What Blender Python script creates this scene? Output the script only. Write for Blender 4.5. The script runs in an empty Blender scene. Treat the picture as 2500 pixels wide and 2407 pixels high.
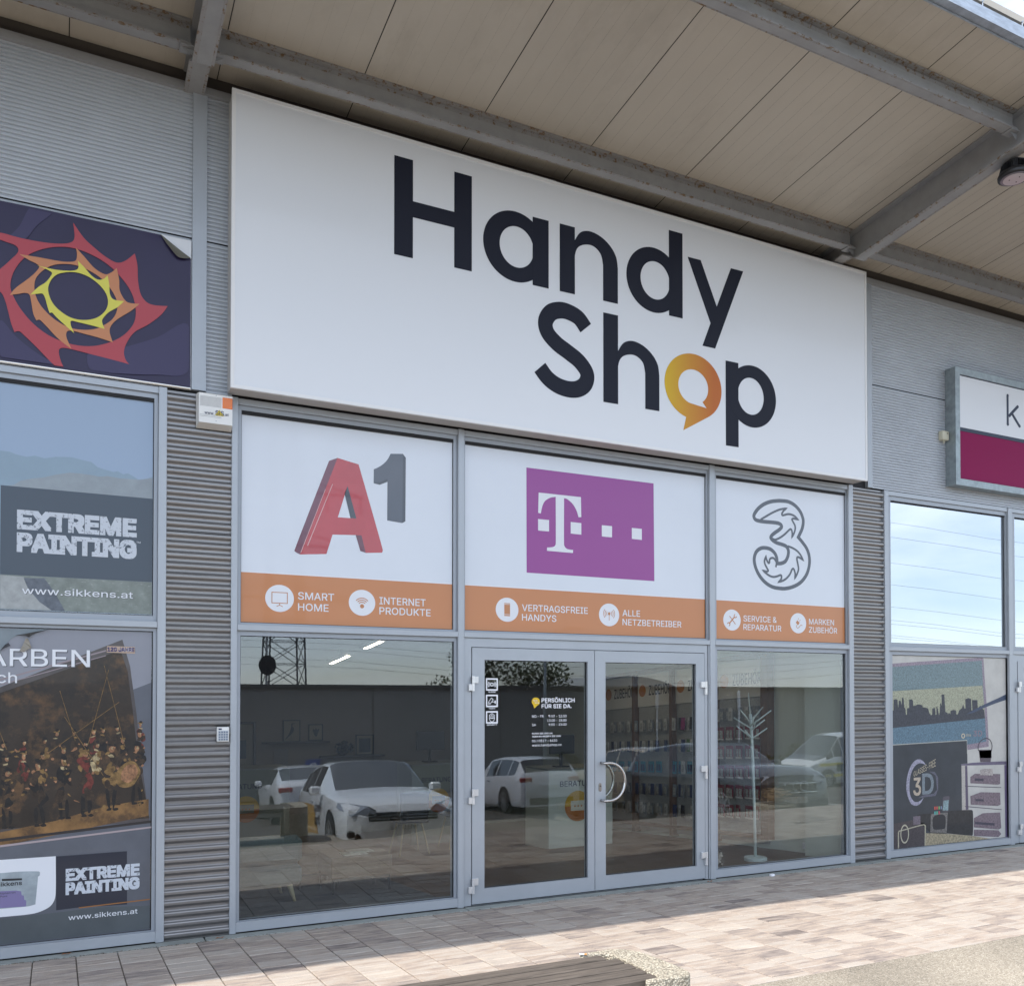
import bpy, bmesh, math, random
from math import radians, sin, cos, pi
from mathutils import Vector, Matrix
random.seed(7)
SC = bpy.context.scene
COL = SC.collection
# ------------------------------------------------------------------ camera
cd = bpy.data.cameras.new('camera'); cam = bpy.data.objects.new('camera', cd); COL.objects.link(cam)
YAW, PIT = .4652, .0167
cam.location = (0, -7.0, 1.7696)
cam.rotation_euler = (pi/2 + PIT, 0, -YAW)
cd.sensor_fit = 'HORIZONTAL'; cd.sensor_width = 36.0
cd.lens = 36*2214.9/2500
cd.shift_x = 0.0; cd.shift_y = (1659.5-1203.5)/2500
cd.clip_start = .05; cd.clip_end = 3000
SC.camera = cam
# ------------------------------------------------------------------ world, sun, exposure
W = bpy.data.worlds.new('World'); SC.world = W; W.use_nodes = True
nt = W.node_tree; N = nt.nodes; L = nt.links
for n in list(N): N.remove(n)
SUNV = Vector((-4.5, -1.53, 6.76)).normalized()
ELEV = math.asin(SUNV.z)
sky = N.new('ShaderNodeTexSky'); sky.sky_type = 'NISHITA'; sky.sun_disc = False
sky.sun_elevation = ELEV; sky.sun_rotation = math.atan2(SUNV.x, SUNV.y); sky.altitude = 300; sky.air_density = 1.0; sky.dust_density = .4; sky.ozone_density = 1.2
tc = N.new('ShaderNodeTexCoord'); mp = N.new('ShaderNodeMapping'); mp.inputs['Scale'].default_value = (1.6, 1.6, 6.0)
L.new(tc.outputs['Generated'], mp.inputs['Vector'])
cn = N.new('ShaderNodeTexNoise'); cn.inputs['Scale'].default_value = 1.5; cn.inputs['Detail'].default_value = 7; cn.inputs['Roughness'].default_value = .55; cn.inputs['Distortion'].default_value = .6
L.new(mp.outputs['Vector'], cn.inputs['Vector'])
cr = N.new('ShaderNodeValToRGB'); cr.color_ramp.elements[0].position = .40; cr.color_ramp.elements[1].position = .68
cr.color_ramp.elements[0].color = (.30, .30, .30, 1); cr.color_ramp.elements[1].color = (.85, .85, .85, 1)
L.new(cn.outputs['Fac'], cr.inputs['Fac'])
mx = N.new('ShaderNodeMix'); mx.data_type = 'RGBA'
L.new(cr.outputs['Color'], mx.inputs['Factor']); L.new(sky.outputs['Color'], mx.inputs['A'])
mx.inputs['B'].default_value = (8.0, 8.6, 9.6, 1)
bg = N.new('ShaderNodeBackground'); bg.inputs['Strength'].default_value = .15
L.new(mx.outputs['Result'], bg.inputs['Color'])
wo = N.new('ShaderNodeOutputWorld'); L.new(bg.outputs['Background'], wo.inputs['Surface'])
sl = bpy.data.lights.new('sun', 'SUN'); sl.energy = 3.0; sl.angle = radians(.5); sl.color = (1, .93, .84)
so = bpy.data.objects.new('sun', sl); COL.objects.link(so); so.location = (-20, -6, 30)
so.rotation_euler = SUNV.to_track_quat('Z', 'Y').to_euler()
SC.view_settings.view_transform = 'Standard'; SC.view_settings.look = 'None'
SC.view_settings.gamma = 1; SC.view_settings.exposure = 0.78
SC.cycles.max_bounces = 8; SC.cycles.transparent_max_bounces = 16; SC.cycles.caustics_reflective = False; SC.cycles.caustics_refractive = False
SC.cycles.sample_clamp_indirect = 6

# ------------------------------------------------------------------ materials
MC = {}
def mat(name, col=(.5, .5, .5), rough=.5, metal=0., coat=0., noise=0., nscale=8., bump=0., bscale=60., spec=.5, emit=None, stretch=None):
    if name in MC: return MC[name]
    m = bpy.data.materials.new(name); m.use_nodes = True; MC[name] = m
    t = m.node_tree; b = t.nodes['Principled BSDF']
    b.inputs['Base Color'].default_value = (*col, 1); b.inputs['Roughness'].default_value = rough
    b.inputs['Metallic'].default_value = metal; b.inputs['Coat Weight'].default_value = coat
    b.inputs['Coat Roughness'].default_value = .03; b.inputs['Specular IOR Level'].default_value = spec
    if emit: b.inputs['Emission Color'].default_value = (*emit[0], 1); b.inputs['Emission Strength'].default_value = emit[1]
    if noise or bump:
        c = t.nodes.new('ShaderNodeTexCoord'); mp = t.nodes.new('ShaderNodeMapping')
        if stretch: mp.inputs['Scale'].default_value = stretch
        t.links.new(c.outputs['Object'], mp.inputs['Vector'])
    if noise:
        n = t.nodes.new('ShaderNodeTexNoise'); n.inputs['Scale'].default_value = nscale; n.inputs['Detail'].default_value = 6; n.inputs['Roughness'].default_value = .65
        t.links.new(mp.outputs['Vector'], n.inputs['Vector'])
        r = t.nodes.new('ShaderNodeMapRange'); r.inputs['From Min'].default_value = .3; r.inputs['From Max'].default_value = .7
        r.inputs['To Min'].default_value = 1-noise; r.inputs['To Max'].default_value = 1+noise*.6
        t.links.new(n.outputs['Fac'], r.inputs['Value'])
        v = t.nodes.new('ShaderNodeVectorMath'); v.operation = 'SCALE'; v.inputs[0].default_value = col
        t.links.new(r.outputs['Result'], v.inputs['Scale']); t.links.new(v.outputs['Vector'], b.inputs['Base Color'])
    if bump:
        n = t.nodes.new('ShaderNodeTexNoise'); n.inputs['Scale'].default_value = bscale; n.inputs['Detail'].default_value = 3
        t.links.new(mp.outputs['Vector'], n.inputs['Vector'])
        u = t.nodes.new('ShaderNodeBump'); u.inputs['Strength'].default_value = bump; u.inputs['Distance'].default_value = .004
        t.links.new(n.outputs['Fac'], u.inputs['Height']); t.links.new(u.outputs['Normal'], b.inputs['Normal'])
    return m
def specks(m, col, lo, hi, scale, amount=1., detail=8, stretch=(1, 1, 1)):
    """mixes a second colour (dirt, rust, chips) over a material where a noise is high"""
    t = m.node_tree; b = t.nodes['Principled BSDF']; inp = b.inputs['Base Color']
    c = t.nodes.new('ShaderNodeTexCoord'); mp = t.nodes.new('ShaderNodeMapping'); mp.inputs['Scale'].default_value = stretch
    n = t.nodes.new('ShaderNodeTexNoise'); n.inputs['Scale'].default_value = scale; n.inputs['Detail'].default_value = detail; n.inputs['Roughness'].default_value = .7
    t.links.new(c.outputs['Object'], mp.inputs['Vector']); t.links.new(mp.outputs['Vector'], n.inputs['Vector'])
    r = t.nodes.new('ShaderNodeMapRange'); r.inputs['From Min'].default_value = lo; r.inputs['From Max'].default_value = hi; r.inputs['To Max'].default_value = amount
    t.links.new(n.outputs['Fac'], r.inputs['Value'])
    x = t.nodes.new('ShaderNodeMix'); x.data_type = 'RGBA'; x.inputs['B'].default_value = (*col, 1)
    if inp.is_linked:
        s = inp.links[0].from_socket; t.links.new(s, x.inputs['A'])
    else: x.inputs['A'].default_value = inp.default_value
    t.links.new(r.outputs['Result'], x.inputs['Factor']); t.links.new(x.outputs['Result'], inp)
    return m
def glass(name, k=1.0, base=.0, tint=(.93, .95, .95), wav=0.0):
    if name in MC: return MC[name]
    m = bpy.data.materials.new(name); m.use_nodes = True; MC[name] = m
    t = m.node_tree; t.nodes.clear()
    o = t.nodes.new('ShaderNodeOutputMaterial'); mix = t.nodes.new('ShaderNodeMixShader'); tr = t.nodes.new('ShaderNodeBsdfTransparent'); gl = t.nodes.new('ShaderNodeBsdfGlossy')
    tr.inputs['Color'].default_value = (*tint, 1); gl.inputs['Roughness'].default_value = 0.0; gl.inputs['Color'].default_value = (.88, .94, 1, 1)
    lw = t.nodes.new('ShaderNodeLayerWeight'); lw.inputs['Blend'].default_value = .5
    f = t.nodes.new('ShaderNodeMath'); f.operation = 'POWER'; f.inputs[1].default_value = 5
    t.links.new(lw.outputs['Facing'], f.inputs[0])
    a = t.nodes.new('ShaderNodeMath'); a.operation = 'MULTIPLY_ADD'; a.inputs[1].default_value = .96*k; a.inputs[2].default_value = .04*k+base; a.use_clamp = True
    t.links.new(f.outputs[0], a.inputs[0]); t.links.new(a.outputs[0], mix.inputs['Fac'])
    t.links.new(tr.outputs[0], mix.inputs[1]); t.links.new(gl.outputs[0], mix.inputs[2]); t.links.new(mix.outputs[0], o.inputs['Surface'])
    if wav:
        c = t.nodes.new('ShaderNodeTexCoord'); n = t.nodes.new('ShaderNodeTexNoise'); n.inputs['Scale'].default_value = 1.3; n.inputs['Detail'].default_value = 1
        u = t.nodes.new('ShaderNodeBump'); u.inputs['Strength'].default_value = wav; u.inputs['Distance'].default_value = .01
        t.links.new(c.outputs['Object'], n.inputs['Vector']); t.links.new(n.outputs['Fac'], u.inputs['Height']); t.links.new(u.outputs['Normal'], gl.inputs['Normal'])
    return m

# ------------------------------------------------------------------ mesh helpers
class MB:
    def __init__(s): s.v = []; s.f = []; s.mi = []; s.c = None
    def box(s, x0, x1, y0, y1, z0, z1, mi=0, bev=0.):
        if bev:
            b = len(s.v); e = bev
            for (z, d) in ((z0, e), (z0+e, 0), (z1-e, 0), (z1, e)):
                s.v += [(x0+d, y0+e, z), (x0+e, y0+d, z), (x1-e, y0+d, z), (x1-d, y0+e, z), (x1-d, y1-e, z), (x1-e, y1-d, z), (x0+e, y1-d, z), (x0+d, y1-e, z)]
            for r in range(3):
                for i in range(8):
                    a = b+r*8+i; c = b+r*8+(i+1) % 8; s.f.append((a, c, c+8, a+8)); s.mi.append(mi)
            s.f.append(tuple(b+i for i in reversed(range(8)))); s.mi.append(mi)
            s.f.append(tuple(b+24+i for i in range(8))); s.mi.append(mi)
            return s
        b = len(s.v)
        s.v += [(x0, y0, z0), (x1, y0, z0), (x1, y1, z0), (x0, y1, z0), (x0, y0, z1), (x1, y0, z1), (x1, y1, z1), (x0, y1, z1)]
        for q in ((0, 3, 2, 1), (4, 5, 6, 7), (0, 1, 5, 4), (1, 2, 6, 5), (2, 3, 7, 6), (3, 0, 4, 7)):
            s.f.append(tuple(b+i for i in q)); s.mi.append(mi)
        return s
    def quad(s, *p, mi=0):
        b = len(s.v); s.v += list(p); s.f.append(tuple(range(b, b+len(p)))); s.mi.append(mi); return s
    def tube(s, pts, r, n=10, mi=0, cap=True):
        pts = [Vector(p) for p in pts]; b = len(s.v); m = len(pts)
        rr = r if isinstance(r, (list, tuple)) else [r]*m
        prev = None
        for i, p in enumerate(pts):
            d = (pts[min(i+1, m-1)]-pts[max(i-1, 0)]).normalized()
            if prev is None: a = d.orthogonal().normalized()
            else: a = (prev-d*prev.dot(d)).normalized()
            prev = a; c = d.cross(a)
            for k in range(n):
                t = 2*pi*k/n; s.v.append(tuple(p+(a*cos(t)+c*sin(t))*rr[i]))
        for i in range(m-1):
            for k in range(n):
                s.f.append((b+i*n+k, b+i*n+(k+1) % n, b+(i+1)*n+(k+1) % n, b+(i+1)*n+k)); s.mi.append(mi)
        if cap:
            s.f.append(tuple(b+k for k in reversed(range(n)))); s.f.append(tuple(b+(m-1)*n+k for k in range(n))); s.mi += [mi, mi]
        return s
    def lathe(s, prof, cx=0, cy=0, n=32, mi=0):
        b = len(s.v); m = len(prof)
        for (r, z) in prof:
            for k in range(n):
                t = 2*pi*k/n; s.v.append((cx+r*cos(t), cy+r*sin(t), z))
        for i in range(m-1):
            for k in range(n):
                s.f.append((b+i*n+k, b+i*n+(k+1) % n, b+(i+1)*n+(k+1) % n, b+(i+1)*n+k)); s.mi.append(mi)
        s.f.append(tuple(b+k for k in reversed(range(n)))); s.f.append(tuple(b+(m-1)*n+k for k in range(n))); s.mi += [mi, mi]
        return s
    def xf(s, fn, frm=0):
        for i in range(frm, len(s.v)): s.v[i] = tuple(fn(*s.v[i]))
        return s
    def build(s, name, mats, parent=None, smooth=False, shear=False):
        if shear: s.xf(lambda x, y, z: (x, y, z-.064*y))
        me = bpy.data.meshes.new(name); me.from_pydata([tuple(v) for v in s.v], [], s.f)
        if not isinstance(mats, (list, tuple)): mats = [mats]
        for m in mats: me.materials.append(m)
        me.polygons.foreach_set('material_index', s.mi)
        if smooth: me.polygons.foreach_set('use_smooth', [True]*len(me.polygons))
        bm = bmesh.new(); bm.from_mesh(me); bmesh.ops.recalc_face_normals(bm, faces=bm.faces[:]); bm.to_mesh(me); bm.free()
        me.update(); o = bpy.data.objects.new(name, me); COL.objects.link(o)
        if parent: o.parent = parent; o.matrix_parent_inverse = parent.matrix_world.inverted() if False else Matrix.Translation(-parent.location)
        return o
def tag(o, label, cat, group=None, kind=None):
    if label: o['label'] = label
    if cat: o['category'] = cat
    if group: o['group'] = group
    if kind: o['kind'] = kind
    return o
def thing(name, label, cat, loc=(0, 0, 0), group=None):
    o = bpy.data.objects.new(name, None); o.empty_display_size = .2; COL.objects.link(o); o.location = loc
    return tag(o, label, cat, group)
def struct(o): o['kind'] = 'structure'; return o

def smooth_loop(pts, closed=True, k=5):
    """Catmull-Rom through points; a third element marks a sharp corner"""
    n = len(pts); out = []
    rng = range(n) if closed else range(n-1)
    for i in rng:
        p1 = pts[i]; p2 = pts[(i+1) % n]
        p0 = pts[i-1] if (closed or i > 0) else p1; p3 = pts[(i+2) % n] if (closed or i < n-2) else p2
        a = Vector(p1[:2]); d = Vector(p2[:2])
        s1 = len(p1) > 2; s2 = len(p2) > 2
        if s1 and s2: out.append(tuple(a)); continue
        t1 = (d-Vector(p0[:2]))*.5 if not s1 else (d-a)*.6
        t2 = (Vector(p3[:2])-a)*.5 if not s2 else (d-a)*.6
        ln = (d-a).length
        if t1.length > 1.4*ln: t1 = t1.normalized()*1.4*ln
        if t2.length > 1.4*ln: t2 = t2.normalized()*1.4*ln
        for j in range(k):
            t = j/k; h = (2*t**3-3*t*t+1, t**3-2*t*t+t, -2*t**3+3*t*t, t**3-t*t)
            q = a*h[0]+t1*h[1]+d*h[2]+t2*h[3]; out.append(tuple(q))
    if not closed: out.append(tuple(pts[-1][:2]))
    return out
def ell(cx, cz, rx, rz, n=48, a0=0, a1=2*pi):
    m = n if abs(a1-a0-2*pi) < 1e-6 else n+1
    return [(cx+rx*cos(a0+(a1-a0)*i/n), cz+rz*sin(a0+(a1-a0)*i/n)) for i in range(m)]
def clip(poly, x0=-9, x1=99, z0=-9, z1=99):
    for ax, lim, sg in ((0, x0, 1), (0, x1, -1), (1, z0, 1), (1, z1, -1)):
        out = []
        for i in range(len(poly)):
            a = poly[i-1][:2]; b = poly[i][:2]; ia = sg*(a[ax]-lim) >= 0; ib = sg*(b[ax]-lim) >= 0
            if ia != ib:
                t = (lim-a[ax])/(b[ax]-a[ax]); out.append((a[0]+t*(b[0]-a[0]), a[1]+t*(b[1]-a[1])))
            if ib: out.append(b)
        poly = out
    return poly
from mathutils.geometry import delaunay_2d_cdt
def fill2d(loops):
    """triangles covering everything the contours wind around, overlaps included"""
    vs, es = [], []
    for l in loops:
        k = len(vs); vs += [Vector(p) for p in l]; es += [(k+i, k+(i+1) % len(l)) for i in range(len(l))]
    V, E_, Fc = delaunay_2d_cdt(vs, es, [], 0, 1e-6)[:3]; keep = []
    for f in Fc:
        cx = sum(V[i].x for i in f)/3; cy = sum(V[i].y for i in f)/3; w = 0
        for l in loops:
            x1, y1 = l[-1]
            for x2, y2 in l:
                if (y1 <= cy) != (y2 <= cy):
                    if (x2-x1)*(cy-y1)/(y2-y1)+x1 > cx: w += 1 if y2 > y1 else -1
                x1, y1 = x2, y2
        if w: keep.append(tuple(f))
    return [(v.x, v.y) for v in V], keep
FLAT = False
def flat(y): return .0478-(.0478-y)*.35 if FLAT and .03 < y < .0478 else y
try:
    FONT = bpy.data.fonts.load(bpy.utils.system_resource('DATAFILES')+'/fonts/Inter.woff2')
except Exception:
    FONT = None
def shape(name, loops, y, m, parent=None, th=.0012, rot=None):
    """flat printed or cut shape: loops in (x, z), facing the street; y is its front"""
    y = flat(y); th = .0003 if FLAT else th
    cu = bpy.data.curves.new(name, 'CURVE'); cu.dimensions = '2D'; cu.fill_mode = 'BOTH'; cu.extrude = th/2
    for lp in loops:
        sp = cu.splines.new('POLY'); sp.points.add(len(lp)-1)
        for i, p in enumerate(lp): sp.points[i].co = (p[0], p[1], 0, 1)
        sp.use_cyclic_u = True
    return curve_mesh(cu, name, m, parent, lambda v: (v[0], y+th/2-v[2], v[1]) if rot is None else rot(v[0], v[1], v[2]))
def curve_mesh(cu, name, m, parent, fn):
    o = bpy.data.objects.new(name, cu); COL.objects.link(o)
    dg = bpy.context.evaluated_depsgraph_get(); dg.update()
    me = bpy.data.meshes.new_from_object(o.evaluated_get(dg)); bpy.data.objects.remove(o); bpy.data.curves.remove(cu)
    for v in me.vertices: v.co = fn(v.co)
    me.materials.clear(); me.materials.append(m); me.name = name; me.update()
    o = bpy.data.objects.new(name, me); COL.objects.link(o)
    if parent: o.parent = parent; o.matrix_parent_inverse = Matrix.Translation(-parent.location)
    return o
OUT = {}
def outline(st, spacing=1., coarse=True):
    """the lettering as triangles"""
    if (st, spacing) in OUT: return OUT[(st, spacing)]
    cu = bpy.data.curves.new('t', 'FONT'); cu.body = st; cu.size = 1; cu.fill_mode = 'NONE'; cu.space_character = spacing; cu.resolution_u = 4 if coarse else 8
    if FONT: cu.font = FONT
    o = bpy.data.objects.new('t', cu); COL.objects.link(o)
    dg = bpy.context.evaluated_depsgraph_get(); dg.update()
    me = bpy.data.meshes.new_from_object(o.evaluated_get(dg)); bpy.data.objects.remove(o); bpy.data.curves.remove(cu)
    nb = {}
    for e in me.edges:
        a, b = e.vertices; nb.setdefault(a, []).append(b); nb.setdefault(b, []).append(a)
    co = [(v.co.x, v.co.y) for v in me.vertices]; bpy.data.meshes.remove(me); seen = set(); loops = []
    for s0 in sorted(nb):
        if s0 in seen: continue
        lp = [s0]; seen.add(s0); cur = s0
        while True:
            nx = [q for q in nb[cur] if q not in seen]
            if not nx: break
            cur = min(nx); seen.add(cur); lp.append(cur)
        if len(lp) > 2: loops.append([co[i] for i in lp])
    # fill each glyph cluster on its own: contours whose x ranges overlap
    cl = []
    for l in loops:
        a, b = min(p[0] for p in l), max(p[0] for p in l); hit = [c for c in cl if a < c[1] and b > c[0]]
        for c in hit: cl.remove(c); a = min(a, c[0]); b = max(b, c[1])
        cl.append((a, b, sum((c[2] for c in hit), [])+[l]))
    vs, fs = [], []
    for a, b, ls in cl:
        v, f = fill2d(ls); k = len(vs); vs += [(x, y, 0) for x, y in v]; fs += [tuple(k+i for i in t) for t in f]
    OUT[(st, spacing)] = (vs, fs); return vs, fs
_v, _f = outline('H'); CAPH = max(v[1] for v in _v)
def text(name, s, x0, x1, z, cap, y, m, parent=None, bold=.0, th=.001, frame=None, shear=0., spacing=1.):
    """lettering fitted between x0 and x1, baseline z, capital height cap, on the plane y"""
    y = flat(y)
    vs, fs = outline(s, spacing, cap < .1)
    H = CAPH
    a = min(v[0] for v in vs); b = max(v[0] for v in vs); e = bold*cap*.5
    sx = (x1-x0-2*e*(1 if x1 > x0 else -1))/(b-a) if x1 is not None else cap/H
    sz = (cap-2*e)/H
    offs = [(0, 0)] if not bold else [(ax*e/2, az*e/2) for ax in (-2, -1, 0, 1, 2) for az in (-2, 0, 2)] if bold > .1 else [(e, e), (-e, e), (e, -e), (-e, -e), (0, 0)]+([(e*1.2, 0), (-e*1.2, 0), (0, e), (0, -e)] if bold > .05 else [])
    V, Fc = [], []
    for n, (ox, oz) in enumerate(offs):
        k = len(V); d = .00012*n
        for (vx, vy, vl) in vs:
            X = x0+(vx-a)*sx+e*(1 if x1 is None or x1 > x0 else -1)+ox; Z = z+e+vy*sz+oz
            V.append((X, y-d-vl*.00006, Z) if frame is None else tuple(frame(X, Z, d+vl*.00006)))
        Fc += [tuple(k+i for i in f) for f in fs]
    me = bpy.data.meshes.new(name); me.from_pydata(V, [], Fc); me.materials.append(m); me.update()
    o = bpy.data.objects.new(name, me); COL.objects.link(o)
    if parent: o.parent = parent; o.matrix_parent_inverse = Matrix.Translation(-parent.location)
    return o
def stroke(name, pts, w, y, m, parent=None, th=.0012, closed=False):
    """a line of even width, mitred, as one strip"""
    y = flat(y); th = .0003 if FLAT else th
    n = len(pts); P = [Vector(p[:2]) for p in pts]; Lf = []; Rt = []
    for i in range(n):
        a = P[i-1] if (closed or i) else P[i]-(P[1]-P[0]); c = P[(i+1) % n] if (closed or i < n-1) else P[i]+(P[i]-P[i-1])
        d1 = (P[i]-a).normalized(); d2 = (c-P[i]).normalized()
        n1 = Vector((-d1.y, d1.x)); n2 = Vector((-d2.y, d2.x)); mm = (n1+n2)
        if mm.length < .3: mm = n1
        mm.normalize(); k = 1/max(.45, mm.dot(n1)); Lf.append(P[i]+mm*w/2*k); Rt.append(P[i]-mm*w/2*k)
    lp = []
    for i in range(n if closed else n-1):
        j = (i+1) % n; q = [tuple(Lf[i]), tuple(Rt[i]), tuple(Rt[j]), tuple(Lf[j])]
        if sum(q[k-1][0]*q[k][1]-q[k][0]*q[k-1][1] for k in range(4)) < 0: q.reverse()
        lp.append(q)
    V, F_ = fill2d(lp); b = MB(); b.v = [(x, y, z) for x, z in V]; b.f = F_; b.mi = [0]*len(F_)
    return b.build(name, m, parent)
def rect(x0, x1, z0, z1): return [(x0, z0), (x1, z0), (x1, z1), (x0, z1)]
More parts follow.
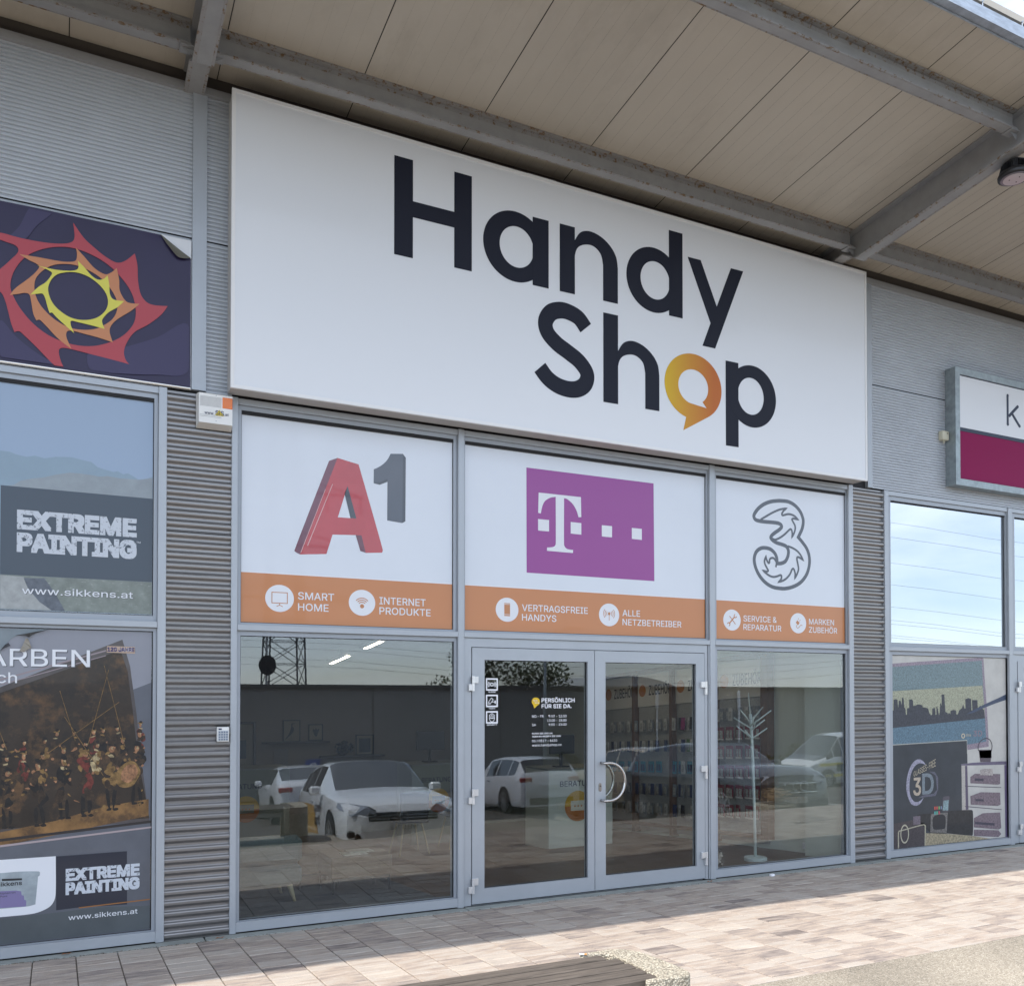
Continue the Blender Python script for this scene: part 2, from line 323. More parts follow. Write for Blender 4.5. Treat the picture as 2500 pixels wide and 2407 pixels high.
SH={'red_out':[(0.079,5.065,1),(0.146,4.974),(0.213,4.92),(0.281,4.874),(0.358,4.844),(0.417,4.871),(0.478,4.936,1),(0.496,4.854),(0.501,4.742),(0.519,4.651),(0.558,4.601),(0.612,4.588),(0.702,4.599,1),(0.656,4.525),(0.568,4.437),(0.481,4.369),(0.43,4.285),(0.411,4.215),(0.422,4.161),(0.446,4.132,1),(0.328,4.147),(0.202,4.161),(0.069,4.176),(0.012,4.173),(-0.004,4.145),(0.009,4.083),(0.036,4.024,1),(-0.003,4.022,1),(-0.06,4.072),(-0.141,4.153),(-0.204,4.21),(-0.244,4.243),(-0.274,4.233,1),(-0.295,4.292),(-0.315,4.377),(-0.331,4.437),(-0.355,4.486),(-0.393,4.491),(-0.484,4.442,1),(-0.44,4.566),(-0.364,4.644),(-0.302,4.72),(-0.256,4.788),(-0.272,4.825),(-0.334,4.838),(-0.412,4.856),(-0.48,4.88,1),(-0.366,4.893),(-0.249,4.884),(-0.13,4.884),(-0.026,4.894),(0.056,4.917),(0.088,4.961)],
'red_in':[(-0.301,4.55),(-0.278,4.653),(-0.216,4.756),(-0.13,4.825),(-0.025,4.871),(0.081,4.886),(0.197,4.865),(0.307,4.814),(0.401,4.731),(0.462,4.639),(0.486,4.54),(0.481,4.454),(0.447,4.382),(0.387,4.314),(0.302,4.258),(0.201,4.219),(0.085,4.21),(-0.045,4.238),(-0.15,4.301),(-0.229,4.385),(-0.281,4.473)],
'or_out':[(-0.25,4.771,1),(-0.129,4.775),(-0.009,4.776),(0.057,4.784),(0.098,4.804),(0.104,4.854),(0.097,4.894,1),(0.147,4.845),(0.214,4.776),(0.282,4.745),(0.324,4.766),(0.36,4.805,1),(0.376,4.725),(0.38,4.651),(0.411,4.591),(0.445,4.572),(0.512,4.578,1),(0.454,4.515),(0.369,4.442),(0.327,4.388),(0.317,4.339),(0.338,4.269,1),(0.251,4.286),(0.151,4.298),(0.085,4.305),(0.048,4.296),(0.043,4.253),(0.075,4.177,1),(-0.004,4.231),(-0.086,4.312),(-0.122,4.344),(-0.142,4.336,1),(-0.162,4.38),(-0.175,4.458),(-0.187,4.506),(-0.214,4.512),(-0.254,4.497),(-0.304,4.48,1),(-0.27,4.534),(-0.207,4.601),(-0.16,4.655),(-0.129,4.707),(-0.145,4.727),(-0.193,4.744)],
'or_in':[(-0.157,4.561),(-0.148,4.626),(-0.105,4.69),(-0.049,4.736),(0.016,4.761),(0.098,4.769),(0.189,4.747),(0.274,4.7),(0.333,4.632),(0.364,4.564),(0.362,4.498),(0.335,4.436),(0.284,4.385),(0.226,4.346),(0.151,4.325),(0.06,4.325),(-0.03,4.364),(-0.103,4.427),(-0.143,4.492)],
'ye_out':[(-0.141,4.717,1),(-0.049,4.711),(0.033,4.717),(0.09,4.731),(0.114,4.755),(0.11,4.804,1),(0.147,4.771),(0.198,4.717),(0.24,4.697),(0.274,4.709),(0.301,4.74,1),(0.312,4.675),(0.317,4.61),(0.342,4.576),(0.409,4.577,1),(0.368,4.527),(0.309,4.478),(0.271,4.424),(0.269,4.396),(0.284,4.356,1),(0.2,4.365),(0.117,4.372),(0.072,4.373),(0.07,4.341),(0.091,4.29,1),(0.035,4.335),(-0.022,4.383),(-0.046,4.408),(-0.062,4.403,1),(-0.075,4.441),(-0.091,4.502),(-0.107,4.528),(-0.135,4.522),(-0.181,4.507,1),(-0.136,4.566),(-0.088,4.612),(-0.056,4.664),(-0.052,4.687),(-0.089,4.704)],
'ye_in':[(-0.073,4.56),(-0.06,4.622),(-0.024,4.675),(0.033,4.705),(0.106,4.719),(0.181,4.704),(0.248,4.662),(0.291,4.61),(0.305,4.552),(0.292,4.494),(0.25,4.439),(0.192,4.405),(0.125,4.391),(0.059,4.399),(-0.006,4.436),(-0.051,4.487)],
'pale1':[(-0.319,4.859),(-0.25,4.965),(-0.188,5.106),(-0.108,5.116),(-0.052,5.103),(-0.147,4.989),(-0.217,4.882)],
'pale2':[(0.177,4.157),(0.269,4.2),(0.413,4.249),(0.631,4.358),(0.841,4.492),(0.843,4.144),(0.632,4.086),(0.371,4.054),(0.203,4.05)],
'pale3':[(-0.361,4.297),(-0.275,4.215),(-0.204,4.156),(-0.1,4.092),(-0.028,4.059),(-0.124,4.043),(-0.328,4.041),(-0.359,4.075)],
'A_side':[(1.915,3.623,1),(1.984,3.655,1),(1.688,2.865,1),(1.66,2.878),(1.645,2.895)],
'A_front':[(1.984,3.655,1),(2.157,3.623,1),(2.361,2.954),(2.356,2.926,1),(2.219,2.914,1),(2.183,3.054,1),(1.946,3.041,1),(1.897,2.883,1),(1.688,2.865,1)],
'A_hole':[(2.067,3.44,1),(1.988,3.182,1),(2.14,3.185,1)],
'A_in':[(2.067,3.44,1),(2.042,3.374,1),(2.091,3.184,1),(2.14,3.185,1)],
'A_leg':[(2.134,3.052,1),(2.183,3.054,1),(2.219,2.914,1),(2.173,2.927,1)],
'A_hl':[(1.942,3.442,1),(1.948,3.442,1),(1.749,2.935,1),(1.744,2.94,1)],
'A_hl2':[(1.885,3.394,1),(1.889,3.395,1),(1.697,2.881,1),(1.691,2.88,1)],
'one':[(2.426,3.741,1),(2.533,3.753,1),(2.528,3.182,1),(2.399,3.192,1),(2.4,3.508,1),(2.335,3.477,1),(2.283,3.484,1),(2.284,3.598,1),(2.318,3.616),(2.362,3.648),(2.401,3.692)],
'one_side':[(2.533,3.753,1),(2.558,3.724,1),(2.555,3.198,1),(2.528,3.182,1)],
'one_bev':[(2.283,3.484,1),(2.335,3.477,1),(2.4,3.508,1),(2.4,3.535,1),(2.341,3.502)],
'three':[(6.275,3.6),(6.321,3.652),(6.39,3.7),(6.476,3.735),(6.57,3.754),(6.633,3.76),(6.728,3.759),(6.816,3.728),(6.884,3.673),(6.92,3.609),(6.926,3.561),(6.911,3.499),(6.879,3.441),(6.856,3.403,1),(6.91,3.358),(6.967,3.301),(6.999,3.242),(7.011,3.17),(6.998,3.089),(6.957,3.007),(6.883,2.936),(6.786,2.888),(6.683,2.863),(6.596,2.86),(6.494,2.872),(6.401,2.915),(6.332,2.976),(6.287,3.045),(6.266,3.114),(6.272,3.174),(6.303,3.223),(6.357,3.254),(6.419,3.261),(6.481,3.251),(6.535,3.216),(6.562,3.17),(6.566,3.113,1),(6.621,3.117),(6.676,3.141),(6.708,3.186),(6.721,3.235),(6.713,3.271),(6.685,3.299),(6.63,3.313),(6.567,3.323),(6.513,3.343),(6.485,3.368),(6.497,3.393),(6.536,3.423),(6.592,3.457),(6.627,3.487),(6.623,3.511),(6.584,3.526),(6.506,3.528),(6.413,3.526),(6.328,3.528),(6.282,3.538),(6.263,3.566)],
'fl1':[(6.351,3.543),(6.413,3.577),(6.491,3.619),(6.585,3.661),(6.648,3.679),(6.692,3.687,1),(6.656,3.659),(6.634,3.626),(6.644,3.612),(6.711,3.63),(6.759,3.631),(6.807,3.618),(6.851,3.588,1),(6.791,3.592),(6.771,3.581),(6.791,3.549),(6.811,3.521),(6.814,3.485),(6.798,3.441),(6.77,3.399,1),(6.774,3.433),(6.766,3.468),(6.75,3.479),(6.726,3.465),(6.678,3.425),(6.615,3.384),(6.544,3.354),(6.505,3.363)],
'fl2':[(6.709,3.301),(6.773,3.287),(6.837,3.261),(6.885,3.222),(6.919,3.173,1),(6.869,3.194),(6.841,3.195),(6.836,3.17),(6.852,3.11),(6.856,3.068),(6.835,3.018),(6.807,2.977,1),(6.811,3.023),(6.795,3.064),(6.784,3.073),(6.767,3.063),(6.739,3.013),(6.691,2.967),(6.643,2.941),(6.587,2.924,1),(6.62,2.957),(6.624,2.988),(6.608,2.996),(6.565,2.981),(6.518,2.972),(6.471,2.979),(6.425,3.0),(6.381,3.028,1),(6.425,3.021),(6.447,3.031),(6.433,3.054),(6.406,3.094),(6.399,3.129),(6.418,3.172,1),(6.426,3.143),(6.449,3.111),(6.463,3.115),(6.468,3.146),(6.488,3.162),(6.519,3.164),(6.543,3.144),(6.559,3.116),(6.548,3.073,1)],
'mag':[(3.679,3.77,1),(5.037,3.772,1),(5.043,2.846,1),(3.681,2.844,1)],
'T':[(3.801,3.561,1),(4.236,3.563,1),(4.24,3.381,1),(4.211,3.378,1),(4.188,3.44),(4.147,3.495),(4.093,3.531),(4.06,3.536,1),(4.059,3.134),(4.068,3.099),(4.099,3.08),(4.153,3.077,1),(4.152,3.05,1),(3.884,3.051,1),(3.886,3.08,1),(3.937,3.086),(3.968,3.103),(3.975,3.139),(3.974,3.54,1),(3.918,3.526),(3.865,3.492),(3.838,3.442),(3.822,3.377,1),(3.796,3.381,1)],
'sq0':[(3.795,3.326,1),(3.906,3.326,1),(3.906,3.224,1),(3.796,3.224,1)],
'sq1':[(4.129,3.328,1),(4.24,3.327,1),(4.24,3.222,1),(4.129,3.224,1)],
'sq2':[(4.459,3.327,1),(4.57,3.327,1),(4.569,3.223,1),(4.459,3.224,1)],
'sq3':[(4.789,3.329,1),(4.901,3.329,1),(4.901,3.225,1),(4.789,3.227,1)],
'ridge':[(-0.496,3.424,1),(-0.356,3.43,1),(-0.299,3.429,1),(-0.261,3.415,1),(-0.194,3.406,1),(-0.146,3.42,1),(-0.087,3.408,1),(-0.018,3.427,1),(0.081,3.436,1),(0.172,3.421,1),(0.207,3.417,1),(0.248,3.385,1),(0.295,3.373,1),(0.352,3.362,1),(0.378,3.371,1),(0.415,3.352,1),(0.446,3.363,1),(0.483,3.345,1),(0.515,3.326,1),(0.558,3.328,1),(0.617,3.36,1),(0.618,3.195,1),(-0.494,3.186,1)],
'near_hill':[(-0.354,3.187,1),(-0.274,3.203,1),(-0.231,3.238,1),(-0.164,3.259,1),(-0.091,3.275,1),(-0.018,3.302,1),(0.072,3.326,1),(0.132,3.327,1),(0.208,3.324,1),(0.259,3.318,1),(0.311,3.329,1),(0.389,3.321,1),(0.521,3.324,1),(0.617,3.348,1),(0.618,3.195,1)],
'rock':[(-0.349,2.584,1),(-0.208,2.579,1),(-0.168,2.527,1),(-0.088,2.441,1),(-0.031,2.398,1),(0.059,2.338,1),(-0.347,2.335,1)],
'rock2':[(-0.208,2.571,1),(-0.081,2.577,1),(-0.016,2.481,1),(0.05,2.352,1),(-0.031,2.353,1),(-0.112,2.413,1),(-0.184,2.508,1)],
'canvas':[(-0.483,1.76,1),(0.418,2.166,1),(0.47,1.977,1),(0.515,1.636,1),(0.549,1.312,1),(0.606,0.858,1),(-0.335,0.841,1),(-0.475,0.835,1)],
'canvas_in':[(-0.483,1.726,1),(0.406,2.091,1),(0.455,1.936,1),(0.494,1.625,1),(0.528,1.313,1),(0.606,0.882,1),(-0.335,0.863,1),(-0.475,0.856,1)],
'frame_lo':[(-0.448,0.791,1),(0.62,0.866,1),(0.62,0.848,1),(-0.448,0.772,1)],
'frame_lo2':[(-0.448,0.749,1),(0.62,0.822,1),(0.62,0.81,1),(-0.448,0.735,1)],
'card':[(-0.447,0.658,1),(0.003,0.656,1),(0.005,0.418),(-0.004,0.352),(-0.037,0.308),(-0.108,0.279),(-0.185,0.272,1),(-0.444,0.273,1)],
'bucket':[(-0.447,0.573,1),(-0.332,0.569),(-0.216,0.569),(-0.104,0.561),(-0.093,0.552),(-0.095,0.532),(-0.104,0.526,1),(-0.119,0.337,1),(-0.173,0.328),(-0.331,0.329),(-0.445,0.335,1)],
'label_p':[(-0.389,0.45,1),(-0.236,0.443,1),(-0.206,0.435,1),(-0.202,0.408,1),(-0.189,0.404,1),(-0.187,0.377,1),(-0.174,0.369,1),(-0.175,0.329,1),(-0.388,0.335,1)],
'bar_b':[(-0.321,0.529,1),(-0.201,0.523,1),(-0.201,0.51,1),(-0.321,0.514,1)],
'floor_g':[(-0.444,0.26,1),(0.024,0.268,1),(0.27,0.276,1),(0.627,0.252,1),(0.628,0.088,1),(-0.329,0.089,1),(-0.443,0.09,1)],
'navy':[(0.006,0.654,1),(0.458,0.656,1),(0.461,0.277,1),(0.158,0.288,1),(0.009,0.283,1)],
'tvfr':[(8.193,2.115,1),(9.744,2.214,1),(9.766,1.948,1),(9.799,1.614,1),(9.826,1.237,1),(9.825,1.162,1),(9.449,1.134,1),(8.183,1.079,1)],
'tv':[(8.193,2.076,1),(9.712,2.174,1),(9.733,1.865,1),(9.762,1.497,1),(9.782,1.225,1),(9.45,1.196,1),(8.184,1.141,1)],
'sky_y':[(8.19,1.812,1),(9.721,1.881,1),(9.755,1.614,1),(9.76,1.497,1),(8.192,1.406,1)],
'skyl':[(8.192,1.406,1),(8.194,1.679,1),(8.216,1.601,1),(8.238,1.601,1),(8.239,1.718,1),(8.267,1.726,1),(8.3,1.718,1),(8.31,1.624,1),(8.322,1.71,1),(8.351,1.706,1),(8.367,1.655,1),(8.371,1.733,1),(8.385,1.749,1),(8.399,1.725,1),(8.406,1.631,1),(8.423,1.623,1),(8.433,1.552,1),(8.447,1.552,1),(8.451,1.623,1),(8.485,1.626,1),(8.484,1.721,1),(8.531,1.724,1),(8.548,1.701,1),(8.55,1.65,1),(8.582,1.652,1),(8.617,1.665,1),(8.663,1.665,1),(8.697,1.653,1),(8.703,1.633,1),(8.749,1.629,1),(8.79,1.62,1),(8.812,1.564,1),(8.835,1.544,1),(8.857,1.548,1),(8.86,1.62,1),(8.907,1.624,1),(8.912,1.547,1),(8.927,1.547,1),(8.928,1.636,1),(8.942,1.644,1),(8.971,1.538,1),(8.983,1.579,1),(8.99,1.668,1),(9.002,1.684,1),(9.017,1.643,1),(9.015,1.777,1),(9.06,1.777,1),(9.078,1.578,1),(9.114,1.569,1),(9.12,1.541,1),(9.126,1.563,1),(9.15,1.563,1),(9.162,1.549,1),(9.162,1.589,1),(9.211,1.6,1),(9.257,1.595,1),(9.262,1.548,1),(9.289,1.548,1),(9.308,1.592,1),(9.357,1.617,1),(9.382,1.662,1),(9.4,1.616,1),(9.422,1.616,1),(9.417,1.723,1),(9.475,1.736,1),(9.518,1.723,1),(9.525,1.591,1),(9.541,1.591,1),(9.534,1.713,1),(9.63,1.711,1),(9.635,1.615,1),(9.68,1.648,1),(9.748,1.589,1),(9.76,1.497,1)],
'water':[(8.192,1.406,1),(9.76,1.497,1),(9.782,1.225,1),(9.45,1.196,1),(8.184,1.141,1)],
'arm':[(9.423,1.546,1),(9.573,1.599,1),(9.749,1.66,1),(10.006,1.735,1),(10.166,1.786,1),(10.165,1.718,1),(9.954,1.672,1),(9.723,1.614,1),(9.56,1.564,1)],
'dpanel':[(8.195,1.216,1),(9.444,1.244,1),(9.447,0.979,1),(9.343,0.974,1),(9.345,0.189,1),(8.739,0.198,1),(8.184,0.073,1)],
'dpanel_e':[(8.195,1.226,1),(9.444,1.25,1),(9.448,1.089,1),(9.44,1.089,1),(9.438,1.241,1),(8.195,1.217,1)],
'cres':[(8.753,0.978,1),(8.702,1.028),(8.644,1.051),(8.575,1.04),(8.507,0.987),(8.455,0.894),(8.431,0.793),(8.436,0.69),(8.469,0.61),(8.513,0.556),(8.582,0.537),(8.651,0.557),(8.709,0.623,1),(8.651,0.589),(8.593,0.576),(8.537,0.595),(8.492,0.656),(8.478,0.736),(8.485,0.822),(8.511,0.908),(8.563,0.973),(8.621,1.003),(8.69,1.004)],
'rack_top':[(9.328,0.971,1),(9.54,0.984,1),(10.073,0.983,1),(10.165,0.98,1),(10.164,0.942,1),(9.74,0.948,1),(9.342,0.958,1)],
'rack_l':[(9.342,0.958,1),(9.447,0.958,1),(9.456,0.724,1),(9.459,0.436,1),(9.348,0.442,1)],
'rack_ld':[(9.404,0.952,1),(9.441,0.953,1),(9.456,0.444,1),(9.41,0.445,1)],
'rack_r':[(10.105,0.936,1),(10.164,0.938,1),(10.178,0.077,1),(10.113,0.069,1)],
'dev0':[(9.495,0.821,1),(9.576,0.855,1),(10.026,0.833,1),(10.024,0.715,1),(9.979,0.709,1),(9.494,0.747,1)],
'dev1':[(9.492,0.599,1),(9.673,0.635,1),(10.023,0.614,1),(10.028,0.471,1),(9.976,0.457,1),(9.497,0.499,1)],
'dev2':[(9.55,0.34,1),(9.707,0.388,1),(10.02,0.379,1),(10.037,0.193,1),(9.985,0.179,1),(9.549,0.233,1)],
'dev3':[(9.549,0.208,1),(9.985,0.171,1),(10.036,0.125,1),(9.984,0.091,1),(9.548,0.134,1)],
'dd0':[(9.569,0.801,1),(9.725,0.791,1),(9.725,0.762,1),(9.568,0.772,1)],
'dd1':[(9.578,0.561,1),(9.722,0.55,1),(9.722,0.525,1),(9.578,0.536,1)],
'dd2':[(9.569,0.297,1),(9.915,0.259,1),(9.915,0.23,1),(9.568,0.269,1)],
'shelf0':[(9.401,0.722,1),(10.043,0.676,1),(10.043,0.668,1),(9.401,0.714,1)],
'shelf1':[(9.398,0.488,1),(10.046,0.415,1),(10.046,0.407,1),(9.398,0.48,1)],
'cds':[(9.664,0.893,1),(9.72,0.905,1),(9.892,0.901,1),(9.893,0.822,1),(9.669,0.835,1)],
'radio':[(8.198,0.356,1),(8.523,0.38,1),(8.717,0.327),(8.738,0.293),(8.728,0.075,1),(8.201,0.07,1)],
'radio_f':[(8.289,0.065,1),(8.291,0.252),(8.308,0.278),(8.353,0.283),(8.694,0.324),(8.734,0.31),(8.738,0.278),(8.728,0.075,1),(8.714,0.075,1),(8.719,0.287),(8.7,0.312),(8.364,0.271),(8.319,0.266),(8.308,0.243),(8.306,0.066,1)],
'dock':[(8.592,0.422,1),(8.626,0.439),(9.095,0.432,1),(9.119,0.447),(9.483,0.439),(9.533,0.415),(9.529,0.152),(9.492,0.142),(9.092,0.194,1),(8.809,0.221,1),(8.614,0.365)],
'dockface':[(8.823,0.432,1),(9.101,0.432,1),(9.08,0.199,1),(8.809,0.225,1)],
'dockscr':[(8.869,0.401),(9.046,0.403),(9.057,0.265),(8.997,0.248),(8.879,0.252),(8.851,0.286)],
'phone':[(9.019,0.59),(9.037,0.613),(9.121,0.617),(9.133,0.6),(9.113,0.451),(9.095,0.442),(9.017,0.453),(9.009,0.469)],
'phone_s':[(9.031,0.569,1),(9.12,0.572,1),(9.107,0.456,1),(9.017,0.457,1)],
'hp':[(9.642,1.117),(9.636,1.166),(9.668,1.224),(9.744,1.257),(9.807,1.258),(9.858,1.228),(9.883,1.169),(9.869,1.11)],
'hpcup':[(9.654,1.124,1),(9.717,1.119,1),(9.869,1.123,1),(9.874,1.027,1),(9.665,1.034,1)],
'hpcup2':[(9.648,1.13,1),(9.876,1.124,1),(9.855,0.982,1),(9.671,0.988,1)],
'sandy':[(8.733,0.222,1),(9.092,0.19,1),(9.529,0.135,1),(9.855,0.079,1),(10.172,0.078,1),(10.172,0.07,1),(8.726,0.068,1)],
'peel1':[(-0.345,2.068,1),(-0.317,2.107),(-0.293,2.124,1),(-0.283,2.105,1),(-0.307,2.094)],
'peel2':[(-0.255,2.175,1),(-0.192,2.19),(-0.045,2.224,1),(-0.129,2.195),(-0.172,2.166,1),(-0.195,2.174)],
'peel3':[(-0.23,2.071,1),(-0.216,2.093),(-0.192,2.157,1),(-0.177,2.155),(-0.157,2.095,1),(-0.186,2.077),(-0.201,2.066)],
'peelbg':[(-0.487,2.216,1),(-0.045,2.224,1),(-0.153,2.2),(-0.25,2.172),(-0.298,2.13),(-0.345,2.063),(-0.392,2.013),(-0.485,1.968,1)],
'curl':[(0.689,5.049,1),(0.648,5.112,1),(0.743,5.047),(0.806,5.008),(0.857,4.98,1),(0.802,4.963),(0.757,4.973)],
'curl_w':[(0.648,5.112,1),(0.861,5.117,1),(0.863,4.977,1),(0.806,5.008),(0.734,5.05)]}
# ------------------------------------------------------------------ the paints and stuffs of the place
FRAME = mat('frame_paint', (.41, .44, .475), .38, .25, noise=.05, nscale=3)
FRAME2 = mat('frame_recess_shaded', (.36, .39, .43), .42, .2)  # darker copy of the frame tone, shade in the recess put into the colour
CLAD = mat('cladding_paint', (.50, .53, .57), .5, .15, noise=.07, nscale=1.5)
specks(CLAD, (.10, .095, .08), .70, .76, 22, .8)
PIER = mat('corrugated_metal', (.27, .265, .265), .33, .7, noise=.10, nscale=2.2, stretch=(1, 1, 3))
specks(PIER, (.16, .15, .14), .69, .77, 20, .6)
specks(PIER, (.27, .25, .23), .5, .75, 3.5, .35, 8, (1, 1, .5))
TRIM = mat('trim_paint', (.36, .37, .38), .5, .2)
SOFF = mat('soffit_paint', (.52, .48, .41), .55, .1, noise=.08, nscale=1.2, stretch=(1, .35, 1))
specks(SOFF, (.08, .07, .05), .70, .755, 9, .7)
specks(SOFF, (.20, .17, .13), .52, .8, 1.7, .35, 6, (1, .4, 1))
SEAM = mat('seam_dark', (.05, .05, .045), .8)
STEEL = mat('steel_paint', (.34, .345, .35), .5, .2, noise=.12, nscale=5)
specks(STEEL, (.16, .085, .03), .72, .76, 28, .7)
RUST = mat('rusty_edge', (.31, .31, .31), .6, .1, noise=.12, nscale=5)
specks(RUST, (.17, .09, .025), .53, .61, 24, .9)
GALV = mat('galvanised', (.42, .47, .53), .42, .6, noise=.25, nscale=9, stretch=(1, 1, 4))
BLACK = mat('black_gap', (.012, .012, .014), .7)
RUBBER = mat('dark_rubber', (.02, .021, .024), .6)
HINGE = mat('satin_aluminium', (.78, .78, .78), .28, .55)
INOX = mat('brushed_steel', (.52, .50, .48), .22, 1.0)
SIGNW = mat('white_sign_face', (.74, .76, .79), .35, 0, coat=.25)
SIGNF = mat('white_sign_frame', (.80, .80, .80), .4)
SIGNB = mat('sign_box_back', (.45, .44, .43), .6)
NAVY = mat('navy_lettering', (.008, .010, .022), .5, spec=.25)
FILMW = mat('white_window_film', (.66, .70, .76), .3, 0, coat=.4, noise=.03, nscale=.8)
ORANGE = mat('orange_film', (.52, .205, .075), .35, 0, coat=.4)
PRINTW = mat('film_white_print', (.72, .74, .78), .4, coat=.2)
RED = mat('logo_red', (.46, .045, .06), .22, coat=.8, noise=.15, nscale=1.6)
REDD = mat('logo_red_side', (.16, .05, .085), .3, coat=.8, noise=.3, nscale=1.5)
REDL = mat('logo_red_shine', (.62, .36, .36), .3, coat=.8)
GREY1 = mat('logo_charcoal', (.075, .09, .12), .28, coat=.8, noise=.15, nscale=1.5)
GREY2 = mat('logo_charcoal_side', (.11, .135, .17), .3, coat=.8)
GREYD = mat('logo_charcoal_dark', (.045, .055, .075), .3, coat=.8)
MAGENTA = mat('magenta_film', (.28, .040, .26), .35, coat=.4)
WHITE = mat('white_vinyl', (.85, .86, .9), .5)
GLS = glass('window_glass', 2.5, .0, (.93, .95, .94), .012)
GLSD = glass('door_glass', 1.6, .0, (.92, .94, .93), .01)
GLSM = glass('mirror_glass', 1.3, .46, (.3, .33, .36), .01)
CONC = mat('concrete_kerb', (.30, .32, .30), .85, noise=.2, nscale=6, bump=.5, bscale=80)

# ------------------------------------------------------------------ the building
B = thing('retail_building', 'long grey metal clad retail building with glazed shop fronts under a steel canopy', 'building')
P0, P1 = .018, .0775
def corrugated(name, x0, x1, z0, z1, y, per, dep, m, prof, seams=()):
    zs = []; z = z0
    b = MB(); pts = []
    while z < z1-1e-4:
        for (fz, fy) in prof:
            zz = z+fz*per
            if zz <= z1: pts.append((zz, y-fy*dep))
        z += per
    pts.append((z1, pts[-1][1]))
    for zz, yy in pts: b.v += [(x0, yy, zz), (x1, yy, zz)]
    for i in range(len(pts)-1): b.f.append((2*i, 2*i+1, 2*i+3, 2*i+2)); b.mi.append(0)
    o = b.build(name, m, B)
    for s in seams:
        MB().box(x0, x1, y-dep-.0015, y-dep*.2, s-.0015, s+.0015).build('panel_seam', BLACK, o)
    return o
WAVE = [(0, 0), (.10, .0), (.20, .25), (.30, .75), (.40, .97), (.60, .97), (.70, .75), (.80, .25), (.90, 0)]
SAW = [(0, 1.0), (.42, 1.0), (.80, 0), (.92, 0)]
corrugated('corrugated_wall', .705, 1.162, -.013, 4.0, .03, .077, .022, PIER, WAVE, (1.021, 2.039, 2.963))
corrugated('corrugated_wall', 7.595, 8.065, -.013, 4.0, .03, .077, .022, PIER, WAVE, (1.021, 2.039, 2.963))
for x0, x1 in ((-6, -.9), (-.9, .871), (.973, 1.131)):
    corrugated('cladding_panel', x0, x1, 5.150, 6.228, .022, .0305, .0095, CLAD, SAW)
    corrugated('cladding_panel', x0, x1, 4.015, 5.143, .022, .0305, .0095, CLAD, SAW)
for x0, x1 in ((7.88, 10.9), (10.95, 16)):
    corrugated('cladding_panel', x0, x1, 5.150, 6.228, .022, .0305, .0095, CLAD, SAW)
    corrugated('cladding_panel', x0, x1, 4.015, 5.143, .022, .0305, .0095, CLAD, SAW)
MB().box(-6, 16, .034, .2, 3.9, 6.228).build('wall_core', BLACK, B)
for x0, x1 in ((.871, .973), (1.131, 1.16), (7.81, 7.88), (10.9, 10.95)):
    MB().box(x0, x1, -.006, .033, 4.012 if x0 != .871 else 4.02, 6.2275).build('cover_strip', FRAME, B)
MB().box(-6, 16, -.02, .12, 6.229, 6.285).build('roof_trim', TRIM, B)
MB().box(-6, 16, .035, .2, 6.286, 6.9).build('wall_head', mat('wall_head_brown', (.09, .08, .07), .8), B)
# proud mullions (x0, x1) and the frames between them
MUL = ((-2.42, -2.36), (.648, .705), (1.162, 1.208), (3.010, 3.064), (5.668, 5.731), (7.528, 7.594), (8.066, 8.129), (10.152, 10.224), (12.9, 12.965))
for i, (x0, x1) in enumerate(MUL):
    MB().box(x0, x1, 0, .12, -.01, 4.008 if not (1.1 < x0 < 7.7) else 4.012, bev=.003).build('mullion', FRAME, B)
BAYS = ((-2.36, .648), (1.208, 3.010), (3.064, 5.668), (5.731, 7.528), (8.129, 10.152), (10.224, 12.9))
for i, (x0, x1) in enumerate(BAYS):
    MB().box(x0+.001, x1-.001, .001, .12, 2.256, 2.302, bev=.003).build('transom', FRAME, B)
    MB().box(x0+.001, x1-.001, .012, .12, 3.962, 4.008).build('head_bar', FRAME, B)
    if i not in (2, 5): MB().box(x0+.001, x1-.001, .004, .12, 0.0, .072).build('sill_bar', FRAME, B)
def frame_rect(b, x0, x1, z0, z1, w, y0, y1, wl=None, wr=None, wt=None, wb=None, mi=0):
    wl = wl or w; wr = wr or w; wt = wt or w; wb = wb or w
    b.box(x0, x0+wl, y0, y1, z0, z1, mi); b.box(x1-wr, x1, y0, y1, z0, z1, mi)
    b.box(x0+wl, x1-wr, y0, y1, z1-wt, z1, mi); b.box(x0+wl, x1-wr, y0, y1, z0, z0+wb, mi)
    return b
def window(x0, x1, z0, z1, gx0, gx1, gz0, gz1, gl, y0=.03):
    b = frame_rect(MB(), x0+.002, x1-.002, z0+.001, z1-.001, .02, y0, .11, gx0-x0-.002, x1-gx1-.002, z1-gz1-.001, max(.004, gz0-z0-.001))
    f = b.build('window_frame', FRAME2, B)
    g = frame_rect(MB(), gx0-.002, gx1+.002, gz0-.002, gz1+.002, .007, .046, .06).build('gasket', RUBBER, f)
    p = MB().box(gx0, gx1, .050, .056, gz0, gz1).build('pane', gl, f)
    return f
window(-2.36, .648, 2.302, 3.962, -2.33, .620, 2.342, 3.925, GLS)
window(-2.36, .648, .072, 2.256, -2.33, .622, .077, 2.232, GLS)
window(1.208, 3.010, 2.302, 3.962, 1.236, 2.977, 2.318, 3.927, GLS)
window(1.208, 3.010, .072, 2.256, 1.236, 2.985, .076, 2.220, GLS)
window(3.064, 5.668, 2.302, 3.962, 3.082, 5.645, 2.318, 3.927, GLS)
window(5.731, 7.528, 2.302, 3.962, 5.768, 7.512, 2.318, 3.927, GLS)
window(5.731, 7.528, .072, 2.256, 5.776, 7.504, .076, 2.212, GLS)
window(8.129, 10.152, 2.302, 3.962, 8.190, 10.128, 2.342, 3.914, GLSM)
